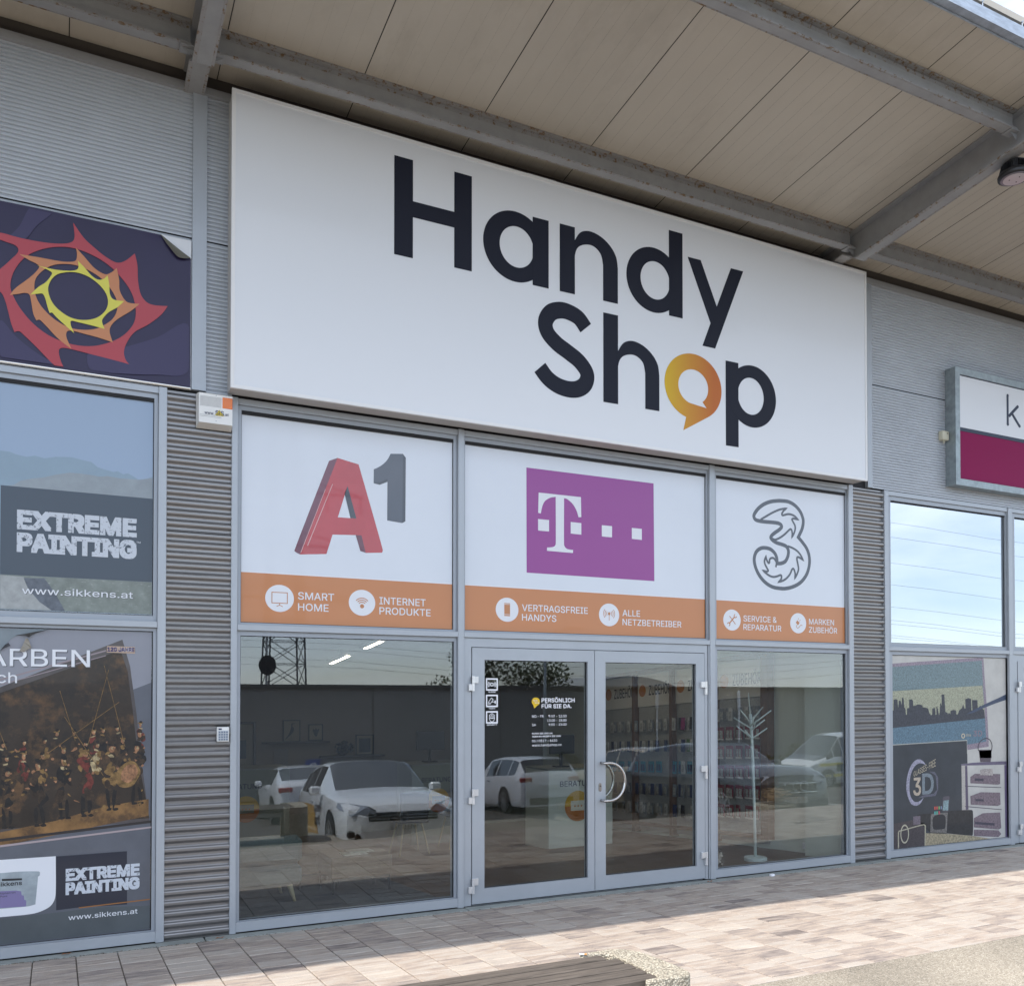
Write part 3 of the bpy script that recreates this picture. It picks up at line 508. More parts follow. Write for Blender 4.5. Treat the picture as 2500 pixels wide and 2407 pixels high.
window(8.129, 10.152, .072, 2.256, 8.205, 10.150, .076, 2.214, GLS)
window(10.224, 12.9, 2.302, 3.962, 10.304, 12.87, 2.345, 3.914, GLSM)
# the double door
def hinge(x, z, side, par):
    b = MB()
    b.tube([(x, -.012, z), (x, -.012, z+.062)], .0125, 14)
    b.tube([(x, -.012, z-.064), (x, -.012, z-.003)], .0125, 14)
    if side < 0: b.box(x+.008, x+.052, -.006, .012, z+.002, z+.060, bev=.002); b.box(x-.038, x-.004, -.014, .012, z-.062, z-.005, bev=.003)
    else: b.box(x-.055, x-.004, -.014, .012, z+.002, z+.060, bev=.003); b.box(x-.01, x+.010, -.006, .012, z-.062, z-.005, bev=.002)
    return b.build('hinge', HINGE, par)
def leaf(x0, x1, z0, z1, gx0, gx1, gz0, gz1, hx, side, par=B):
    b = frame_rect(MB(), x0, x1, z0, z1, .1, .012, .075, gx0-x0, x1-gx1, z1-gz1, gz0-z0)
    for (ax, az, bx, bz) in ((x0, z1, gx0, gz1), (x1, z1, gx1, gz1)):
        b.quad((ax, .0112, az), (ax+.0018, .0112, az), (bx+.0018, .0112, bz), (bx, .0112, bz), mi=1)
    d = b.build('door', [FRAME, TRIM], par)
    frame_rect(MB(), gx0-.001, gx1+.001, gz0-.001, gz1+.001, .006, .035, .05).build('gasket', RUBBER, d)
    MB().box(gx0, gx1, .040, .046, gz0, gz1).build('pane', GLSD, d)
    for z in (1.868, .915, .165) if side < 0 else (1.84, 1.03, .20): hinge(hx, z, side, d)
    return d
df = MB()
df.box(3.066, 3.137, .018, .10, -.005, 2.254); df.box(5.612, 5.645, .018, .10, -.005, 2.254); df.box(5.652, 5.667, .010, .10, -.005, 2.254)
df.box(3.137, 5.612, .018, .10, 2.178, 2.254); df.box(3.137, 5.612, .06, .10, -.02, -.004)
dfr = df.build('door_frame', FRAME, B)
MB().box(3.136, 5.613, .05, .06, .0, 2.18).build('door_shadow_gap', BLACK, dfr) if False else None
dl = leaf(3.143, 4.355, .006, 2.172, 3.258, 4.284, .130, 2.069, 3.143, -1)
dr = leaf(4.361, 5.604, .006, 2.172, 4.474, 5.503, .130, 2.069, 5.606, 1)
for d, x0, x1 in ((dl, 3.137, 3.143), (dl, 4.355, 4.361), (dr, 5.604, 5.612)):
    MB().box(x0, x1, .03, .06, .0, 2.178).build('gap_seal', BLACK, d)
MB().box(3.137, 5.612, .03, .06, 2.172, 2.178).build('gap_seal', BLACK, dl)
MB().box(3.137, 5.612, .03, .06, -.004, .006).build('gap_seal', BLACK, dl)
def handle(x, zc, par, y0, sg, r=.17, tr=.0135):
    pts = [(x, y0, zc+r), (x, y0-sg*.05, zc+r), (x+.01, y0-sg*.062, zc+r), (x+.04, y0-sg*.065, zc+r)]
    for i in range(17):
        a = pi/2-pi*i/16; pts.append((x+.05+cos(a)*.165, y0-sg*.065, zc+sin(a)*r))
    pts += [(x+.04, y0-sg*.065, zc-r), (x+.01, y0-sg*.062, zc-r), (x, y0-sg*.05, zc-r), (x, y0, zc-r)]
    return MB().tube(pts, tr, 14).build('handle', INOX, par, smooth=True)
handle(4.425, .985, dr, .012, 1); handle(4.425, .985, dr, .075, -1)
lk = MB(); n = 20
for yy, s in ((.004, .0), (.012, .0)):
    pass
prof = [(4.412+.014*cos(a), .935+.0+(.024 if sin(a) > 0 else -.024)+.014*sin(a)) for a in [2*pi*i/24 for i in range(24)]]
shape('lock_plate', [prof], .006, INOX, dr, .006)
shape('keyhole', [ell(4.412, .945, .006, .006, 16)], .004, BLACK, dr, .003)
# door of the neighbour on the right
dnf = frame_rect(MB(), 10.226, 12.2, .0, 2.254, .09, .018, .10).build('door_frame', FRAME, B)
dn = leaf(10.322, 11.42, .006, 2.178, 10.432, 11.3, .13, 2.08, 10.318, -1)
MB().box(10.24, 12.9, .12, .14, .0, 2.25).build('door_blind', mat('pale_blind', (.45, .47, .5), .7), B)
# canopy: soffit sheet z = 6.4 + .116 * distance, ribs every 1/8 m, open joints every metre
def sz(y): return 6.4-.116*y
SE = [1.045-.0+i*1.0 for i in range(-8, 17)]
for x in SE:
    b = MB(); g = .0035
    for k in range(8):
        a = x+g+(1-2*g)*k/8; c = x+g+(1-2*g)*(k+1)/8-.0025
        for (u0, u1, up) in ((a, c, 0), (c, c+.0025, .0012)):
            b.quad((u0, .03, sz(.03)+up), (u1, .03, sz(.03)+up), (u1, -2.63, sz(-2.63)+up), (u0, -2.63, sz(-2.63)+up))
    b.box(x, x+1, -2.63, .03, 6.9, 6.95); 
    b.build('soffit_panel', SOFF, B)
MB().quad((-7, .03, sz(.03)+.012), (17, .03, sz(.03)+.012), (17, -2.63, sz(-2.63)+.012), (-7, -2.63, sz(-2.63)+.012)).build('roof_deck', SEAM, B)
def ibeam_x(name, yc, w, h, x0, x1, ztop):
    """I-beam along the facade; front flange edge yc-w/2"""
    y0, y1 = yc-w/2, yc+w/2; zt = ztop; zb = ztop-h; t = .012; b = MB()
    b.box(x0, x1, y0, y1, zt-t, zt, 1); b.box(x0, x1, y0+.006, y1-.006, zb, zb+t, 0)
    b.box(x0, x1, y0, y0+.006, zb, zb+t, 1); b.box(x0, x1, y1-.006, y1, zb, zb+t, 1)
    b.box(x0, x1, yc-.004, yc+.004, zb+t, zt-t-.035, 0); b.box(x0, x1, yc-.0045, yc+.0045, zt-t-.035, zt-t, 1)
    b.box(x0, x1, y0+.0005, y0+.016, zb-.0012, zb-.0002, 1); b.box(x0, x1, y1-.012, y1-.0005, zb-.0012, zb-.0002, 1)
    return b.build(name, [STEEL, RUST], B)
def bracket(x, y0, y1, z, s):
    b = MB(); b.box(x-.05, x+.05, y0, y1, z-.012, z-.002); b.quad((x-s*.04, y0+.03, z-.012), (x+s*.05, y0+.03, z-.012), (x+s*.05, y0+.03, z-.07)); return b.build('bracket', STEEL, B)
ZT1 = sz(-.455)-.002
for x0, x1 in ((-6, .80), (.955, 7.13), (7.28, 16)):
    ibeam_x('steel_beam', -.405, .10, .18, x0, x1, ZT1)
ZT2 = sz(-2.195)-.004
for x0, x1 in ((-6, .80), (.955, 7.13), (7.28, 16)):
    ibeam_x('steel_beam', -2.15, .095, .165, x0, x1, ZT2)
def ibeam_y(x0, x1, cut=False):
    b = MB(); xm = (x0+x1)/2
    def q(xa, xb, pr, mi):      # pr: (y, top depth, bottom depth) stations
        for (ya, t0, b0), (yb, t1, b1) in zip(pr, pr[1:]):
            k = len(b.v)
            for yy, d0, d1 in ((ya, t0, b0), (yb, t1, b1)):
                b.v += [(xa, yy, sz(yy)-d1), (xb, yy, sz(yy)-d1), (xb, yy, sz(yy)-d0), (xa, yy, sz(yy)-d0)]
            fs = [(0, 4, 5, 1), (1, 5, 6, 2), (2, 6, 7, 3), (3, 7, 4, 0)]
            if ya == pr[0][0]: fs.append((0, 1, 2, 3))
            if yb == pr[-1][0]: fs.append((4, 7, 6, 5))
            for f in fs: b.f.append(tuple(k+i for i in f)); b.mi.append(mi)
    H = .285; low = [(-2.60, H), (-.46, H), (-.30, .16), (.02, .16)] if cut else [(-2.60, H), (.02, H)]
    q(x0, x1, [(-2.60, .003, .018), (.02, .003, .018)], 0)
    q(xm-.005, xm+.005, [(y, .018, h) for y, h in low], 0)
    q(x0+.012, x1, [(y, h, h+.015) for y, h in low], 0); q(x0, x0+.0119, [(y, h, h+.015) for y, h in low], 1)
    q(x0+.001, x0+.03, [(y, h+.0153, h+.0165) for y, h in low], 1); q(x1-.02, x1-.001, [(y, h+.0153, h+.0165) for y, h in low], 1)
    return b.build('rafter_beam', [STEEL, RUST], B)
ibeam_y(.805, .95, True); ibeam_y(7.135, 7.275, True); ibeam_y(13.4, 13.54)
for x, s in ((.78, 1), (.98, -1), (7.11, 1), (7.31, -1)):
    bracket(x, -.455, -.355, ZT1-.18, s); bracket(x, -2.197, -2.10, ZT2-.165, s)
g = MB(); g.box(-6, 16, -2.70, -2.632, 6.700, 6.712); g.box(-6, 16, -2.645, -2.632, 6.69, 6.71); g.box(-6, 16, -2.704, -2.70, 6.70, 6.79); g.box(-6, 16, -2.70, -2.5, 6.785, 6.79)
g.build('gutter', GALV, B)
for x in (6.0, 6.45, 5.5, 7.2):
    MB().tube([(x, -2.70, 6.79), (x, -2.70, 6.83)], .004, 6).tube([(x-.01, -2.70, 6.822), (x+.012, -2.70, 6.836)], .004, 6).build('gutter_clip', GALV, B)
# room behind, seen through the glass (the floor falls gently towards the back, like the paving)
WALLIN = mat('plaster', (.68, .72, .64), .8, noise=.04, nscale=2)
WALLB = mat('plaster_back_dimmed', (.26, .25, .26), .8, noise=.04, nscale=2)  # darker plaster copy, dimness at the back of the room put into its colour
WOOD = mat('oak_floor', (.13, .075, .045), .45, noise=.3, nscale=4, stretch=(1, 8, 1))
b = MB(); b.quad((1.0, .13, -.005), (8.3, .13, -.005), (8.3, 7.6, -.005), (1.0, 7.6, -.005))
b.build('interior_floor', WOOD, B, shear=True)
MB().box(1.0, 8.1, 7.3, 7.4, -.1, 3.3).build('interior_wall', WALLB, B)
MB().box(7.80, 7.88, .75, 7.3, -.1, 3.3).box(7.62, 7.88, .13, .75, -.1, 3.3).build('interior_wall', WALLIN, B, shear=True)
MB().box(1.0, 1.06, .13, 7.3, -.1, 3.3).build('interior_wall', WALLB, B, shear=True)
MB().box(1.0, 8.1, .12, 7.4, 2.98, 3.05).build('interior_ceiling', mat('ceiling_grey', (.12, .12, .13), .8), B, shear=True)
MB().box(-3.2, .70, .35, .40, -.1, 4.2).build('interior_wall', mat('dark_inside', (.05, .05, .05), .9), B)
MB().box(7.9, 14, .35, .40, -.1, 4.2).build('interior_wall', MC['dark_inside'], B)
MB().box(-6, 16, 7.5, 7.6, -.6, 6.3).build('rear_wall', CONC, B)
MB().box(-6, 16, .2, 7.6, 6.95, 7.0).build('roof', GALV, B)
MB().box(-6, -5.9, .1, 7.6, -.6, 6.95).build('end_wall', CLAD, B); MB().box(15.9, 16, .1, 7.6, -.6, 6.95).build('end_wall', CLAD, B)
s = MB(); s.box(7.783, 7.797, .80, .875, .04, .115, bev=.003); s.box(7.783, 7.797, .89, .965, .04, .115, bev=.003); s.build('wall_socket', WHITE, B, shear=True)
LAMPW = mat('lit_strip', (.9, .85, .7), .5, emit=((1, .86, .66), 14.0))
for (xa, ya, xb, yb) in ((3.54, 5.9, 3.48, 4.81), (3.43, 3.92, 3.39, 3.15), (6.6, 4.6, 6.55, 3.5), (6.5, 2.6, 6.45, 1.6)):  # the last two strips are unseen, added to brighten the right of the room
    t = thing('ceiling_lamp', {5.9: 'lit strip light near the back of the shop ceiling on the left', 3.92: 'lit strip light nearer the shop window on the left', 4.6: 'added strip light brightening the middle of the accessory wall', 2.6: 'added strip light brightening the room above the coat stand', 2.9: 'lit strip light above the shop entrance', 3.0: 'lit strip light above the armchair'}[ya], 'lamp', (xa, ya, 2.6), 'strip lights on the shop ceiling')
    o = MB().quad((xa-.02, ya, 2.598), (xa+.03, ya, 2.598), (xb+.03, yb, 2.598), (xb-.02, yb, 2.598)).box(min(xa, xb)-.01, max(xa, xb)+.01, yb, ya, 2.60, 2.64, mi=1).build('lit_diffuser', [LAMPW, WHITE], t, shear=True)
    MB().tube([((xa+xb)/2, (ya+yb)/2, 2.64), ((xa+xb)/2, (ya+yb)/2, 2.975)], .005, 6).build('suspension_wire', INOX, t, shear=True)
# ------------------------------------------------------------------ the big shop sign
S = thing('shop_sign', 'huge white box sign with dark two-line lettering and an orange speech bubble letter', 'shop sign', (4.35, 0, 4.015))
MB().box(1.125, 7.582, -.185, -.008, 4.022, 6.214).build('sign_box', SIGNB, S)
MB().box(1.14, 7.568, -.194, -.186, 4.038, 6.196).build('sign_face', SIGNW, S)
b = frame_rect(MB(), 1.118, 7.590, 4.013, 6.222, .026, -.200, -.175); b.build('sign_frame', SIGNF, S)
MB().box(3.58, 3.86, -.17, -.12, 6.223, 6.245).build('mounting_lug', SIGNF, S)
YL = -.1965
def letter(loops_list):
    """pieces of one glyph, joined into one mesh, each half a millimetre apart"""
    obs = [shape('letter', lp, YL-.0004*i, NAVY, None, .0016) for i, lp in enumerate(loops_list)]
    bm = bmesh.new()
    for o in obs: bm.from_mesh(o.data)
    me = bpy.data.meshes.new('letter'); bm.to_mesh(me); bm.free(); me.materials.append(NAVY)
    for o in obs: bpy.data.objects.remove(o)
    o = bpy.data.objects.new('letter', me); COL.objects.link(o); o.parent = S; o.matrix_parent_inverse = Matrix.Translation(-S.location); return o
letter([[[(2.369, 5.267), (2.526, 5.267), (2.526, 5.599), (2.886, 5.599), (2.886, 5.270), (3.043, 5.270), (3.043, 6.062), (2.886, 6.062), (2.886, 5.728), (2.526, 5.728), (2.526, 6.060), (2.369, 6.060)]]])
letter([[ell(3.447, 5.567, .300, .300, 72), ell(3.461, 5.567, .162, .175, 72)], [rect(3.613, 3.769, 5.274, 5.862)]])
def arch(x0, xs, zn, zin, top, zi, xo, xi, bot):
    cx = (x0+xo)/2+.03
    o = [(x0, zn)]+[(p) for p in smooth_loop([(x0, zn, 1), (x0+.06, zn+.085), (x0+.155, top), (x0+.27, top-.022), (x0+.37, top-.085), (xo-.018, top-.17), (xo, top-.27, 1)], False)][1:]+[(xo, bot), (xi, bot)]
    i = smooth_loop([(xi, top-.27, 1), (xi-.022, top-.185), (xi-.08, zi-.012), (x0+.145, zi), (x0+.065, zi-.025), (x0+.02, zi-.07), (x0, zin, 1)], False)
    return o+i
letter([[rect(3.880, 4.032, 5.276, 5.867)], [arch(4.03, 0, 5.752, 5.611, 5.868, 5.747, 4.479, 4.324, 5.279)]])
letter([[ell(4.872, 5.576, .300, .299, 72), ell(4.888, 5.576, .163, .175, 72)], [rect(5.043, 5.198, 5.282, 6.079)]])
letter([[[(5.259, 5.876), (5.411, 5.877), (5.601, 5.471), (5.774, 5.877), (5.926, 5.878), (5.58, 5.066), (5.429, 5.067), (5.526, 5.299)]]])
def ribbon(pts, w):
    c = smooth_loop(pts, False, 8); P = [Vector(p) for p in c]; Lf = []; Rt = []
    for i in range(len(P)):
        d = (P[min(i+1, len(P)-1)]-P[max(i-1, 0)]).normalized(); n = Vector((-d.y, d.x))
        Lf.append(tuple(P[i]+n*w/2)); Rt.append(tuple(P[i]-n*w/2))
    return Lf+Rt[::-1]
letter([[ribbon([(4.1425, 4.999), (4.07, 5.075), (3.97, 5.108), (3.88, 5.108), (3.79, 5.068), (3.738, 4.98), (3.76, 4.89), (3.85, 4.812), (3.97, 4.752), (4.08, 4.69), (4.155, 4.60), (4.14, 4.51), (4.07, 4.452), (3.975, 4.432), (3.86, 4.447), (3.76, 4.497), (3.683, 4.576)], .143)]])
letter([[rect(4.325, 4.480, 4.374, 5.174)], [arch(4.479, 0, 4.852, 4.714, 4.972, 4.847, 4.930, 4.775, 4.375)]])
letter([[rect(5.706, 5.861, 4.157, 4.973)], [ell(6.033, 4.674, .302, .302, 72), ell(6.016, 4.674, .163, .180, 72)]])
og = mat('bubble_gradient', (.8, .4, .05), .5)
t_ = og.node_tree; c_ = t_.nodes.new('ShaderNodeTexCoord'); s_ = t_.nodes.new('ShaderNodeSeparateXYZ'); r_ = t_.nodes.new('ShaderNodeMapRange'); v_ = t_.nodes.new('ShaderNodeValToRGB')
r_.inputs['From Min'].default_value = 4.99; r_.inputs['From Max'].default_value = 5.654
v_.color_ramp.elements[0].color = (.66, .42, .005, 1); v_.color_ramp.elements[1].color = (.50, .13, .012, 1); v_.color_ramp.elements[1].position = .85
e_ = v_.color_ramp.elements.new(.45); e_.color = (.58, .25, .015, 1)
t_.links.new(c_.outputs['Object'], s_.inputs[0]); t_.links.new(s_.outputs[0], r_.inputs[0]); t_.links.new(r_.outputs[0], v_.inputs[0]); t_.links.new(v_.outputs[0], t_.nodes['Principled BSDF'].inputs['Base Color'])
cx, cz, rx, rz = 5.322, 4.662, .332, .308
o1 = [(cx+rx*cos(a), cz+rz*sin(a)) for a in [radians(-58+i*(360-47)/70) for i in range(71)]]
inn = [(5.3205+.175*cos(a), 4.66+.163*sin(a)) for a in [radians(-52+i*(360-52)/60) for i in range(61)]]+[(5.477, 4.479)]
shape('speech_bubble_letter', [o1+[(5.203, 4.236)], inn], YL, og, S, .0016)

FLAT = True
# ------------------------------------------------------------------ printed films behind the three upper panes
YF = .0478
def icon_ring(cx, cz, par): return shape('icon_disc', [ell(cx, cz, .110, .1045, 40)], YF-.002, PRINTW, par)
def film(x0, x1, label):
    f = thing('window_film', label, 'window film', ((x0+x1)/2, YF, 2.32), 'printed films in the upper shop windows')
    MB().box(x0+.004, x1-.004, YF, YF+.0015, 2.712, 3.922).build('white_ground', FILMW, f)
    MB().box(x0+.004, x1-.004, YF, YF+.0015, 2.322, 2.702).build('orange_band', ORANGE, f)
    MB().box(x0+.004, x1-.004, YF-.0002, YF+.001, 2.702, 2.712).build('white_line', PRINTW, f)
    return f
f1 = film(1.236, 2.977, 'white and orange window film with a red letter and grey number logo')
f2 = film(3.082, 5.645, 'white and orange window film with a magenta square logo above the door')
f3 = film(5.768, 7.512, 'white and orange window film with an outlined swirl number logo')
y1, y2, y3 = YF-.002, YF-.0035, YF-.005
def cl(n): return smooth_loop(SH[n])
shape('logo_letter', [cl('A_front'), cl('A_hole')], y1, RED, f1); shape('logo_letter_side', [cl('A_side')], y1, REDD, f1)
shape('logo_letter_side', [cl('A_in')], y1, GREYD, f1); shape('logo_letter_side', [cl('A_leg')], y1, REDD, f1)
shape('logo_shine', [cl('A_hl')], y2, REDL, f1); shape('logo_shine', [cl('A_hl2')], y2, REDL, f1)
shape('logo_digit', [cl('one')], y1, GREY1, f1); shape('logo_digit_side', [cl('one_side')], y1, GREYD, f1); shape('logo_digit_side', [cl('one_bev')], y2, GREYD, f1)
shape('logo_square', [cl('mag')], y1, MAGENTA, f2); shape('logo_letter', [cl('T')], y2, PRINTW, f2)
for i in range(4): shape('logo_dot', [cl('sq%d' % i)], y2, PRINTW, f2)
SW = mat('logo_line_grey', (.055, .07, .095), .4, coat=.6)
stroke('logo_outline', smooth_loop(SH['three'], True, 5), .0385, y1, SW, f3, closed=True)
stroke('logo_flame', smooth_loop(SH['fl1'], False, 4), .022, y2, SW, f3)
stroke('logo_flame', smooth_loop(SH['fl2'], False, 4), .022, y2, SW, f3)
for (s, a, c, z, h) in (('SMART', 1.674, 1.960, 2.514, .0575), ('HOME', 1.674, 1.916, 2.427, .0575), ('INTERNET', 2.334, 2.735, 2.506, .0585), ('PRODUKTE', 2.334, 2.779, 2.425, .0575)):
    text('lettering', s, a, c, z, h, y1, PRINTW, f1, .028)
for (s, a, c, z, h) in (('VERTRAGSFREIE', 3.635, 4.308, 2.506, .0585), ('HANDYS', 3.635, 3.980, 2.422, .058), ('ALLE', 4.683, 4.880, 2.502, .0585), ('NETZBETREIBER', 4.683, 5.357, 2.418, .058)):
    text('lettering', s, a, c, z, h, y1, PRINTW, f2, .028)
for (s, a, c, z, h) in (('SERVICE &', 6.122, 6.557, 2.506, .0585), ('REPARATUR', 6.121, 6.619, 2.420, .0585), ('MARKEN', 6.998, 7.353, 2.507, .0585), ('ZUBEHÖR', 6.997, 7.398, 2.421, .0585)):
    text('lettering', s, a, c, z, h, y1, PRINTW, f3, .028)
ic = [icon_ring(1.532, 2.515, f1), icon_ring(2.189, 2.511, f1), icon_ring(3.49, 2.510, f2), icon_ring(4.537, 2.507, f2), icon_ring(5.977, 2.513, f3), icon_ring(6.849, 2.512, f3)]
OR2 = mat('orange_print', (.47, .19, .07), .4, coat=.5)
stroke('icon_screen', [(1.473, 2.478), (1.591, 2.478), (1.591, 2.560), (1.473, 2.560)], .006, y2, OR2, ic[0], closed=True)
stroke('icon_foot', [(1.532, 2.478), (1.532, 2.463), (1.508, 2.452)], .005, y2, OR2, ic[0]); stroke('icon_foot', [(1.532, 2.463), (1.556, 2.452)], .005, y2-.0002, OR2, ic[0])
for r in (.066, .050, .034): stroke('icon_wave', ell(2.189, 2.482, r, r, 14, radians(42), radians(138)), .0075, y2, OR2, ic[1])
shape('icon_dot', [ell(2.189, 2.483, .017, .017, 20)], y2, OR2, ic[1])
shape('icon_phone', [rect(3.462, 3.518, 2.470, 2.555)], y2, OR2, ic[2]); shape('icon_phone_top', [rect(3.462, 3.518, 2.559, 2.567)], y2, OR2, ic[2]); shape('icon_phone_foot', [rect(3.462, 3.518, 2.455, 2.466)], y2, OR2, ic[2])
for sgn in (0, pi):
    for r in (.028, .044, .060): stroke('icon_wave', ell(4.537, 2.518, r, r, 12, sgn-radians(40), sgn+radians(40)), .006, y2, OR2, ic[3])
shape('icon_dot', [ell(4.537, 2.518, .014, .014, 18)], y2, OR2, ic[3]); shape('icon_mast', [rect(4.534, 4.540, 2.455, 2.506)], y2, OR2, ic[3])
stroke('icon_spanner', [(5.94, 2.476), (6.012, 2.548)], .014, y2, OR2, ic[4]); stroke('icon_driver', [(5.945, 2.552), (5.98, 2.515), (6.02, 2.472)], .008, y3, OR2, ic[4])
for (a, c, st) in ((6.018, 2.554, 100), (5.934, 2.470, -80)): stroke('icon_jaw', ell(a, c, .016, .016, 12, radians(st), radians(st+250)), .009, y3-.0005, OR2, ic[4])
stroke('icon_plug', [(6.826, 2.530), (6.858, 2.505)], .034, y2, OR2, ic[5]); stroke('icon_plug_pin', [(6.845, 2.549), (6.858, 2.565)], .005, y2, OR2, ic[5]); stroke('icon_plug_pin', [(6.865, 2.533), (6.879, 2.549)], .005, y2, OR2, ic[5])
stroke('icon_cable', smooth_loop([(6.838, 2.500), (6.822, 2.478), (6.838, 2.462), (6.862, 2.472), (6.884, 2.494), (6.905, 2.488)], False), .006, y2, OR2, ic[5])

FLAT = False
# ------------------------------------------------------------------ purple sign on the left
PUR = mat('purple_banner', (.018, .012, .055), .45, coat=.08, noise=.15, nscale=1.3)
PUR2 = mat('purple_banner_pale', (.036, .028, .09), .45, coat=.08); PRED = mat('banner_red', (.40, .022, .035), .35, coat=.3); POR = mat('banner_orange', (.52, .19, .06), .35, coat=.3); PYE = mat('banner_yellow', (.66, .60, .05), .35, coat=.3)
p = thing('banner_sign', 'dark purple stretched banner sign with red, orange and yellow spiky rings, one corner peeling', 'sign', (-.6, 0, 4.01))
b = MB(); nx, nz = 60, 24
for j in range(nz+1):
    for i in range(nx+1):
        x = -2.2+3.062*i/nx; z = 4.032+1.083*j/nz
        e = min(1, (z-4.03)/.12); yy = -.004-.0*e
        wob = .006*sin(x*9+z*7)*math.exp(-((z-4.06)/.10)**2)+.004*sin(x*13)*math.exp(-((5.115-z)/.05)**2)
        b.v.append((x, .003-.006+abs(wob)*0+wob*.5-.004, z))
for j in range(nz):
    for i in range(nx):
        a = j*(nx+1)+i; b.f.append((a, a+1, a+nx+2, a+nx+1)); b.mi.append(0)
b.build('banner_cloth', PUR, p, smooth=True)
MB().box(-2.2, .866, .0, .013, 4.014, 5.118).build('banner_tray', mat('sign_tray_white', (.7, .72, .75), .35), p)
MB().tube([(-2.2, -.004, 4.022), (.862, -.004, 4.022)], .009, 10).build('clamp_rail', mat('shiny_rail', (.75, .73, .68), .15, 1.0), p)
yb = -.0125
for i, (a, c, m) in enumerate((('red_out', 'red_in', PRED), ('or_out', 'or_in', POR), ('ye_out', 'ye_in', PYE))):
    shape('spiky_ring', [clip(cl(a), z0=4.045, x0=-2.2), cl(c)], yb-.0005*(i+1), m, p, .0003)
for n in ('pale1', 'pale2', 'pale3'): shape('pale_swirl', [clip(cl(n), z0=4.05, z1=5.10, x1=.85)], yb, PUR2, p)
shape('peeled_patch', [clip(cl('curl_w'), z1=5.112, x1=.862)], yb-.004, MC['sign_tray_white'], p)
cb = MB(); c0 = cl('curl'); cb.v = [(x, yb-.006-.02*max(0, (5.13-z)/.12)*((.86-x)/.25+.3), z) for x, z in c0]; cb.f = [tuple(range(len(c0)))]; cb.mi = [0]; cb.build('curled_corner', mat('banner_back', (.12, .115, .09), .5), p)

# ------------------------------------------------------------------ alarm siren box, keypad, junction box, k sign
PLW = mat('white_plastic', (.78, .78, .76), .35); PLO = mat('amber_lens', (.75, .17, .01), .2, coat=.5)
a = thing('alarm_siren', 'white alarm siren box with an amber lens at the upper corner of the left pier', 'alarm', (1.03, 0, 3.76))
b = MB(); b.v = [(.905, .01, 3.742), (1.158, .01, 3.742), (1.158, .01, 3.995), (.905, .01, 3.995), (.914, -.08, 3.766), (1.151, -.08, 3.766), (1.151, -.08, 3.983), (.914, -.08, 3.983)]
b.f = [(0, 3, 2, 1), (4, 5, 6, 7), (0, 1, 5, 4), (1, 2, 6, 5), (2, 3, 7, 6), (3, 0, 4, 7)]; b.mi = [0]*6; b.build('housing', PLW, a)
v = MB()
for i in range(10): v.box(.921, 1.072, -.0812, -.0805, 3.889+i*.0075, 3.8905+i*.0075)
for i in range(2): v.box(.921, 1.072, -.0812, -.0805, 3.822-i*.011, 3.8235-i*.011)
v.build('sound_slots', mat('slot_grey', (.15, .15, .16), .7), a)
MB().box(1.079, 1.1515, -.083, -.05, 3.886, 3.968, bev=.003).build('amber_lens', PLO, a)
shape('yellow_triangle', [[(1.026, 3.827), (1.092, 3.827), (1.057, 3.872)]], -.0806, mat('sticker_yellow', (.85, .65, .03), .5), a)
LB = mat('print_navy', (.02, .03, .08), .5)
text('lettering', 'www.', .953, 1.022, 3.829, .022, -.0815, LB, a, .03); text('lettering', 'SiS', 1.029, 1.090, 3.830, .034, -.0822, LB, a, .05); text('lettering', '.at', 1.093, 1.124, 3.832, .020, -.0815, LB, a, .02)
for z in (3.974, 3.786): shape('screw', [ell(1.035, z, .0035, .0035, 12)], -.0808, INOX, a)
k = thing('keypad', 'small pale alarm keypad on the left pier at chest height', 'keypad', (1.105, 0, 1.42))
MB().box(1.063, 1.148, -.028, .01, 1.424, 1.533, bev=.004).build('housing', PLW, k); MB().box(1.068, 1.143, -.031, -.0282, 1.43, 1.508).build('key_plate', mat('key_plate', (.55, .58, .6), .5), k)
q = MB()
for i in range(4):
    for j in range(4): q.box(1.073+i*.0175, 1.085+i*.0175, -.034, -.0312, 1.436+j*.018, 1.448+j*.018)
q.build('keys', mat('key_blue', (.16, .20, .27), .5), k); MB().box(1.072, 1.095, -.0285, -.0281, 1.512, 1.524).build('badge', LB, k)
j = thing('junction_box', 'small cream cable junction box beside the pink and white sign', 'junction box', (9.0, 0, 4.66))
MB().box(8.955, 9.062, -.045, .018, 4.665, 4.77, bev=.008).build('housing', mat('cream_plastic', (.62, .60, .47), .5), j); shape('cable_gland', [ell(9.03, 4.742, .013, .013, 16)], -.0465, mat('cream_dark', (.3, .29, .22), .6), j)
MB().tube([(9.0, -.02, 4.665), (9.0, -.025, 4.640), (8.99, -.02, 4.628)], .006, 8).build('cable_stub', MC['cream_plastic'], j)
kk = thing('light_box_sign', 'white and crimson light box sign in a galvanised frame showing a navy letter k', 'sign', (10.0, 0, 4.15))
frame_rect(MB(), 9.072, 12.4, 4.150, 5.492, .075, -.12, .015).build('sign_frame', mat('galvanised_frame', (.33, .38, .40), .45, .5, noise=.25, nscale=12), kk)
MB().box(9.14, 12.33, -.098, -.06, 4.2, 5.44).build('crimson_field', mat('crimson_panel', (.25, .001, .075), .55, spec=.2), kk)
MB().box(9.155, 12.33, -.102, -.0985, 4.819, 5.408).build('white_field', SIGNW, kk)
NV = mat('sign_navy', (.014, .026, .06), .45)
MB().box(9.155, 12.33, -.1025, -.0985, 4.777, 4.8185).build('navy_bar', NV, kk); MB().box(9.147, 12.33, -.1025, -.0985, 5.4085, 5.418).build('navy_line', NV, kk)
def rod(pts, r): return MB().tube([(x, -.1035, z) for x, z in pts], r, 12)
